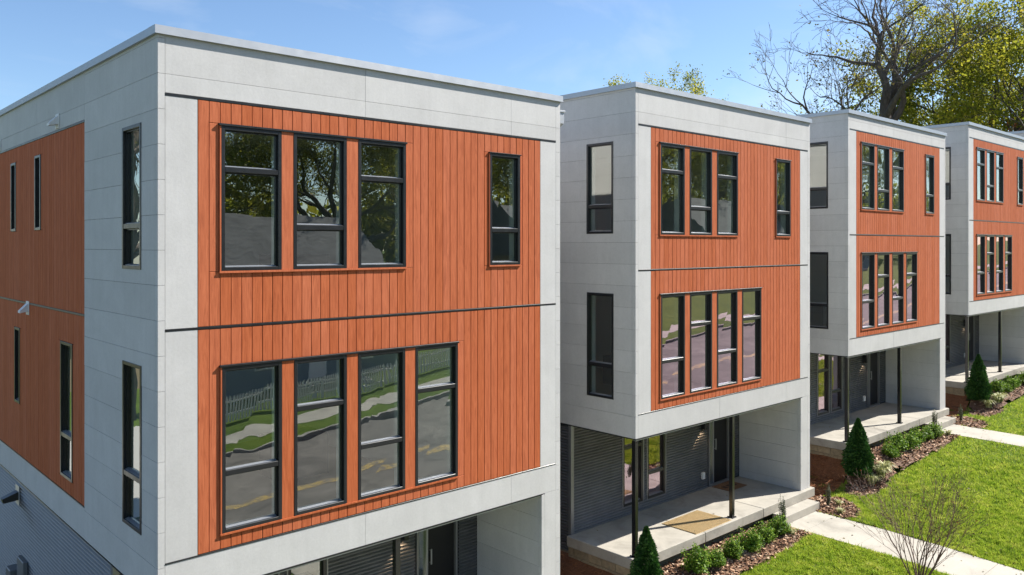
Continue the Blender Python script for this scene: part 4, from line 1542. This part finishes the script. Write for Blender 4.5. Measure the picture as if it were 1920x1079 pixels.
# crape myrtle in the front lawn
g = np.random.default_rng(77)
out, tips = [], []
cx_, cy_ = 14.05, -4.02
for k_ in range(14):
    an = k_ * 2.4 + g.uniform(-.4, .4)
    sp = .10 + .60 * (k_ / 14)
    grow(g, (math.cos(an) * .05, math.sin(an) * .05, -.05), (math.cos(an) * sp, math.sin(an) * sp, 1.0), 1.15 * g.uniform(.85, 1.1), .016, 1, 4, out, tips, .50, .05, .085, 6, .66, (3, 4))
allp = [(a, [max(v, .0026) for v in b_]) for a, b_, l in out]
pods_i = g.integers(0, len(tips), 130)
pods = np.array([tuple(tips[k_][0]) for k_ in pods_i]) + g.normal(0, .02, (130, 3))
pods = np.repeat(pods, 5, axis=0) + g.normal(0, .018, (650, 3))
plant('crape_myrtle', 'small bare multi-stemmed tree in the front lawn beside the path', 'tree', None, (cx_, cy_, float(gz(cx_, cy_))),
      [('stems', tubes('stems', 'bark_young', [p for p, o in zip(allp, out) if o[2] <= 1], lambda r_: 6)),
       ('twigs', tubes('twigs', 'bark_young', [p for p, o in zip(allp, out) if o[2] > 1], lambda r_: 3)),
       ('leaves', leaf_mesh('leaves', 'tree_leaf_red', np.array([tuple(tips[k_][0]) for k_ in g.integers(0, len(tips), 260)]) + g.normal(0, .03, (260, 3)), g.normal(0, 1, (260, 3)), g.uniform(.010, .02, 260), .55)),
       ('seed_pods', leaf_mesh('seed_pods', 'seed_pod', pods, g.normal(0, 1, (650, 3)), g.uniform(.008, .017, 650), .8))])

# ------------------------------------------------------------------ across the street (mirrored in the windows)
nw = 60000
wx_ = rng.uniform(-60, 190, nw)
wy_ = rng.uniform(-66, -54, nw)
wz_ = rng.uniform(0, 1, nw) ** .8 * (9.5 + 2.5 * np.sin(wx_ * .31) + 1.5 * np.sin(wx_ * .83 + 1)) + gz(wx_, wy_)
wood = link('wood', leaf_mesh('wood', 'tree_leaf', np.stack([wx_, wy_, wz_], 1), rng.normal(0, 1, (nw, 3)) + np.array([0, .6, .5]), rng.uniform(.25, .6, nw), .65), kind='stuff')
tag(wood, 'olive-green belt of woodland far across the street', 'wood')
street = [(8, -47, 1.0), (19, -52, 1.12), (30, -46, 1.05), (42, -50, 1.15), (55, -45, 1.05), (68, -52, 1.1), (82, -46, 1.0), (98, -50, 1.1), (116, -46, 1.05), (-6, -50, 1.0)]
side_w = ['tenth', 'first', 'second', 'third', 'fourth', 'fifth', 'sixth', 'seventh', 'eighth', 'ninth']
for k_, (x, y, s) in enumerate(street):
    plant('leafy_tree', 'leafy tree across the street, %s along the far row' % ['second', 'third', 'fourth', 'fifth', 'sixth', 'seventh', 'eighth', 'ninth', 'tenth', 'first'][k_], 'tree', 'trees across the street',
          (x, y, float(gz(x, y)) - .3), (leafA, leafB)[k_ % 2], k_ * 1.1, s)
x, y = -9, 31
plant('bare_tree', 'bare tree standing left of the foreground townhouse', 'tree', None, (x, y, float(gz(x, y))), parts, 1.0, .8)

def far_house(x, y, wx, wy, h, rh, mat, label):
    z = float(gz(x, y))
    o = link('house', None, None, (x, y, z))
    tag(o, label, 'house', 'houses across the street')
    mb = MB()
    mb.box(-wx, wx, -wy, wy, -1, h)
    link('wall', mb.mesh('wall', mat), o)
    mb = MB()
    e = .5
    mb.add([(-wx - e, -wy - e, h - .15), (wx + e, -wy - e, h - .15), (wx + e, wy + e, h - .15), (-wx - e, wy + e, h - .15), (-wx - e, 0, h + rh), (wx + e, 0, h + rh)],
           [(0, 1, 5, 4), (2, 3, 4, 5), (0, 4, 3), (1, 2, 5), (0, 3, 2, 1)])
    link('roof', mb.mesh('roof', 'shingle'), o)
    for k_ in (-1, 0, 1):
        mb = MB()
        if k_:
            mb.box(k_ * wx * .55 - .6, k_ * wx * .55 + .6, wy + .005, wy + .06, 1.0, 2.4)
            wn_ = link('window', mb.mesh('window', 'white_paint'), o)
            mb = MB()
            mb.box(k_ * wx * .55 - .5, k_ * wx * .55 + .5, wy + .061, wy + .075, 1.1, 2.3)
            link('pane', mb.mesh('pane', 'interior_dark'), wn_)
        else:
            mb.box(-.5, .5, wy + .005, wy + .06, .1, 2.2)
            link('door', mb.mesh('door', 'white_paint'), o)
    mb = MB()
    mb.box(-2.2, 2.2, wy + .01, wy + 2.2, -1, .25)
    link('porch', mb.mesh('porch', 'kerb_concrete'), o)
    return o
far_house(17.5, -33, 5.5, 5.5, 4.2, 4.6, 'siding_blue', 'blue-grey house across the street behind the picket fence')
far_house(44, -35, 6, 5, 4.4, 4.0, 'siding_tan', 'tan house across the street, second along')
far_house(68, -37, 6, 5, 4.4, 4.0, 'white_paint', 'white house across the street, third along')
far_house(-15, 45, 7, 4, 3.6, 3.0, 'siding_tan', 'tan house standing behind the gravel yard left of the townhouses')
far_house(88, -38, 6, 5, 3.8, 3.4, 'siding_blue', 'blue-grey house far along across the street')

fn = link('picket_fence', None, None, (6, -23.4, float(gz(6, -23.4))))
tag(fn, 'white picket fence across the street mirrored in the lower windows', 'fence')
def mkp():
    m2 = MB()
    m2.add([(-.04, -.01, .05), (.04, -.01, .05), (.04, -.01, 1.1), (0, -.01, 1.22), (-.04, -.01, 1.1), (-.04, .01, .05), (.04, .01, .05), (.04, .01, 1.1), (0, .01, 1.22), (-.04, .01, 1.1)],
           [(0, 4, 3, 2, 1), (5, 6, 7, 8, 9), (0, 1, 6, 5), (1, 2, 7, 6), (2, 3, 8, 7), (3, 4, 9, 8), (4, 0, 5, 9)])
    return m2.mesh('picket', 'white_paint')
z0 = float(gz(6, -23.4))
for k_ in range(140):
    xx = k_ * .14
    link('picket', cached(('picket',), mkp), fn, (xx, 0, float(gz(6 + xx, -23.4)) - z0))
for zz in (.35, .9):
    mb = MB()
    xs = np.linspace(0, 19.5, 14)
    for a, b_ in zip(xs, xs[1:]):
        za, zb = [float(gz(6 + q, -23.4)) - z0 + zz for q in (a, b_)]
        mb.add([(a, -.05, za), (b_, -.05, zb), (b_, -.012, zb), (a, -.012, za), (a, -.05, za + .08), (b_, -.05, zb + .08), (b_, -.012, zb + .08), (a, -.012, za + .08)],
               [(0, 3, 2, 1), (4, 5, 6, 7), (0, 1, 5, 4), (1, 2, 6, 5), (2, 3, 7, 6), (3, 0, 4, 7)])
    link('rail', mb.mesh('rail', 'white_paint'), fn)
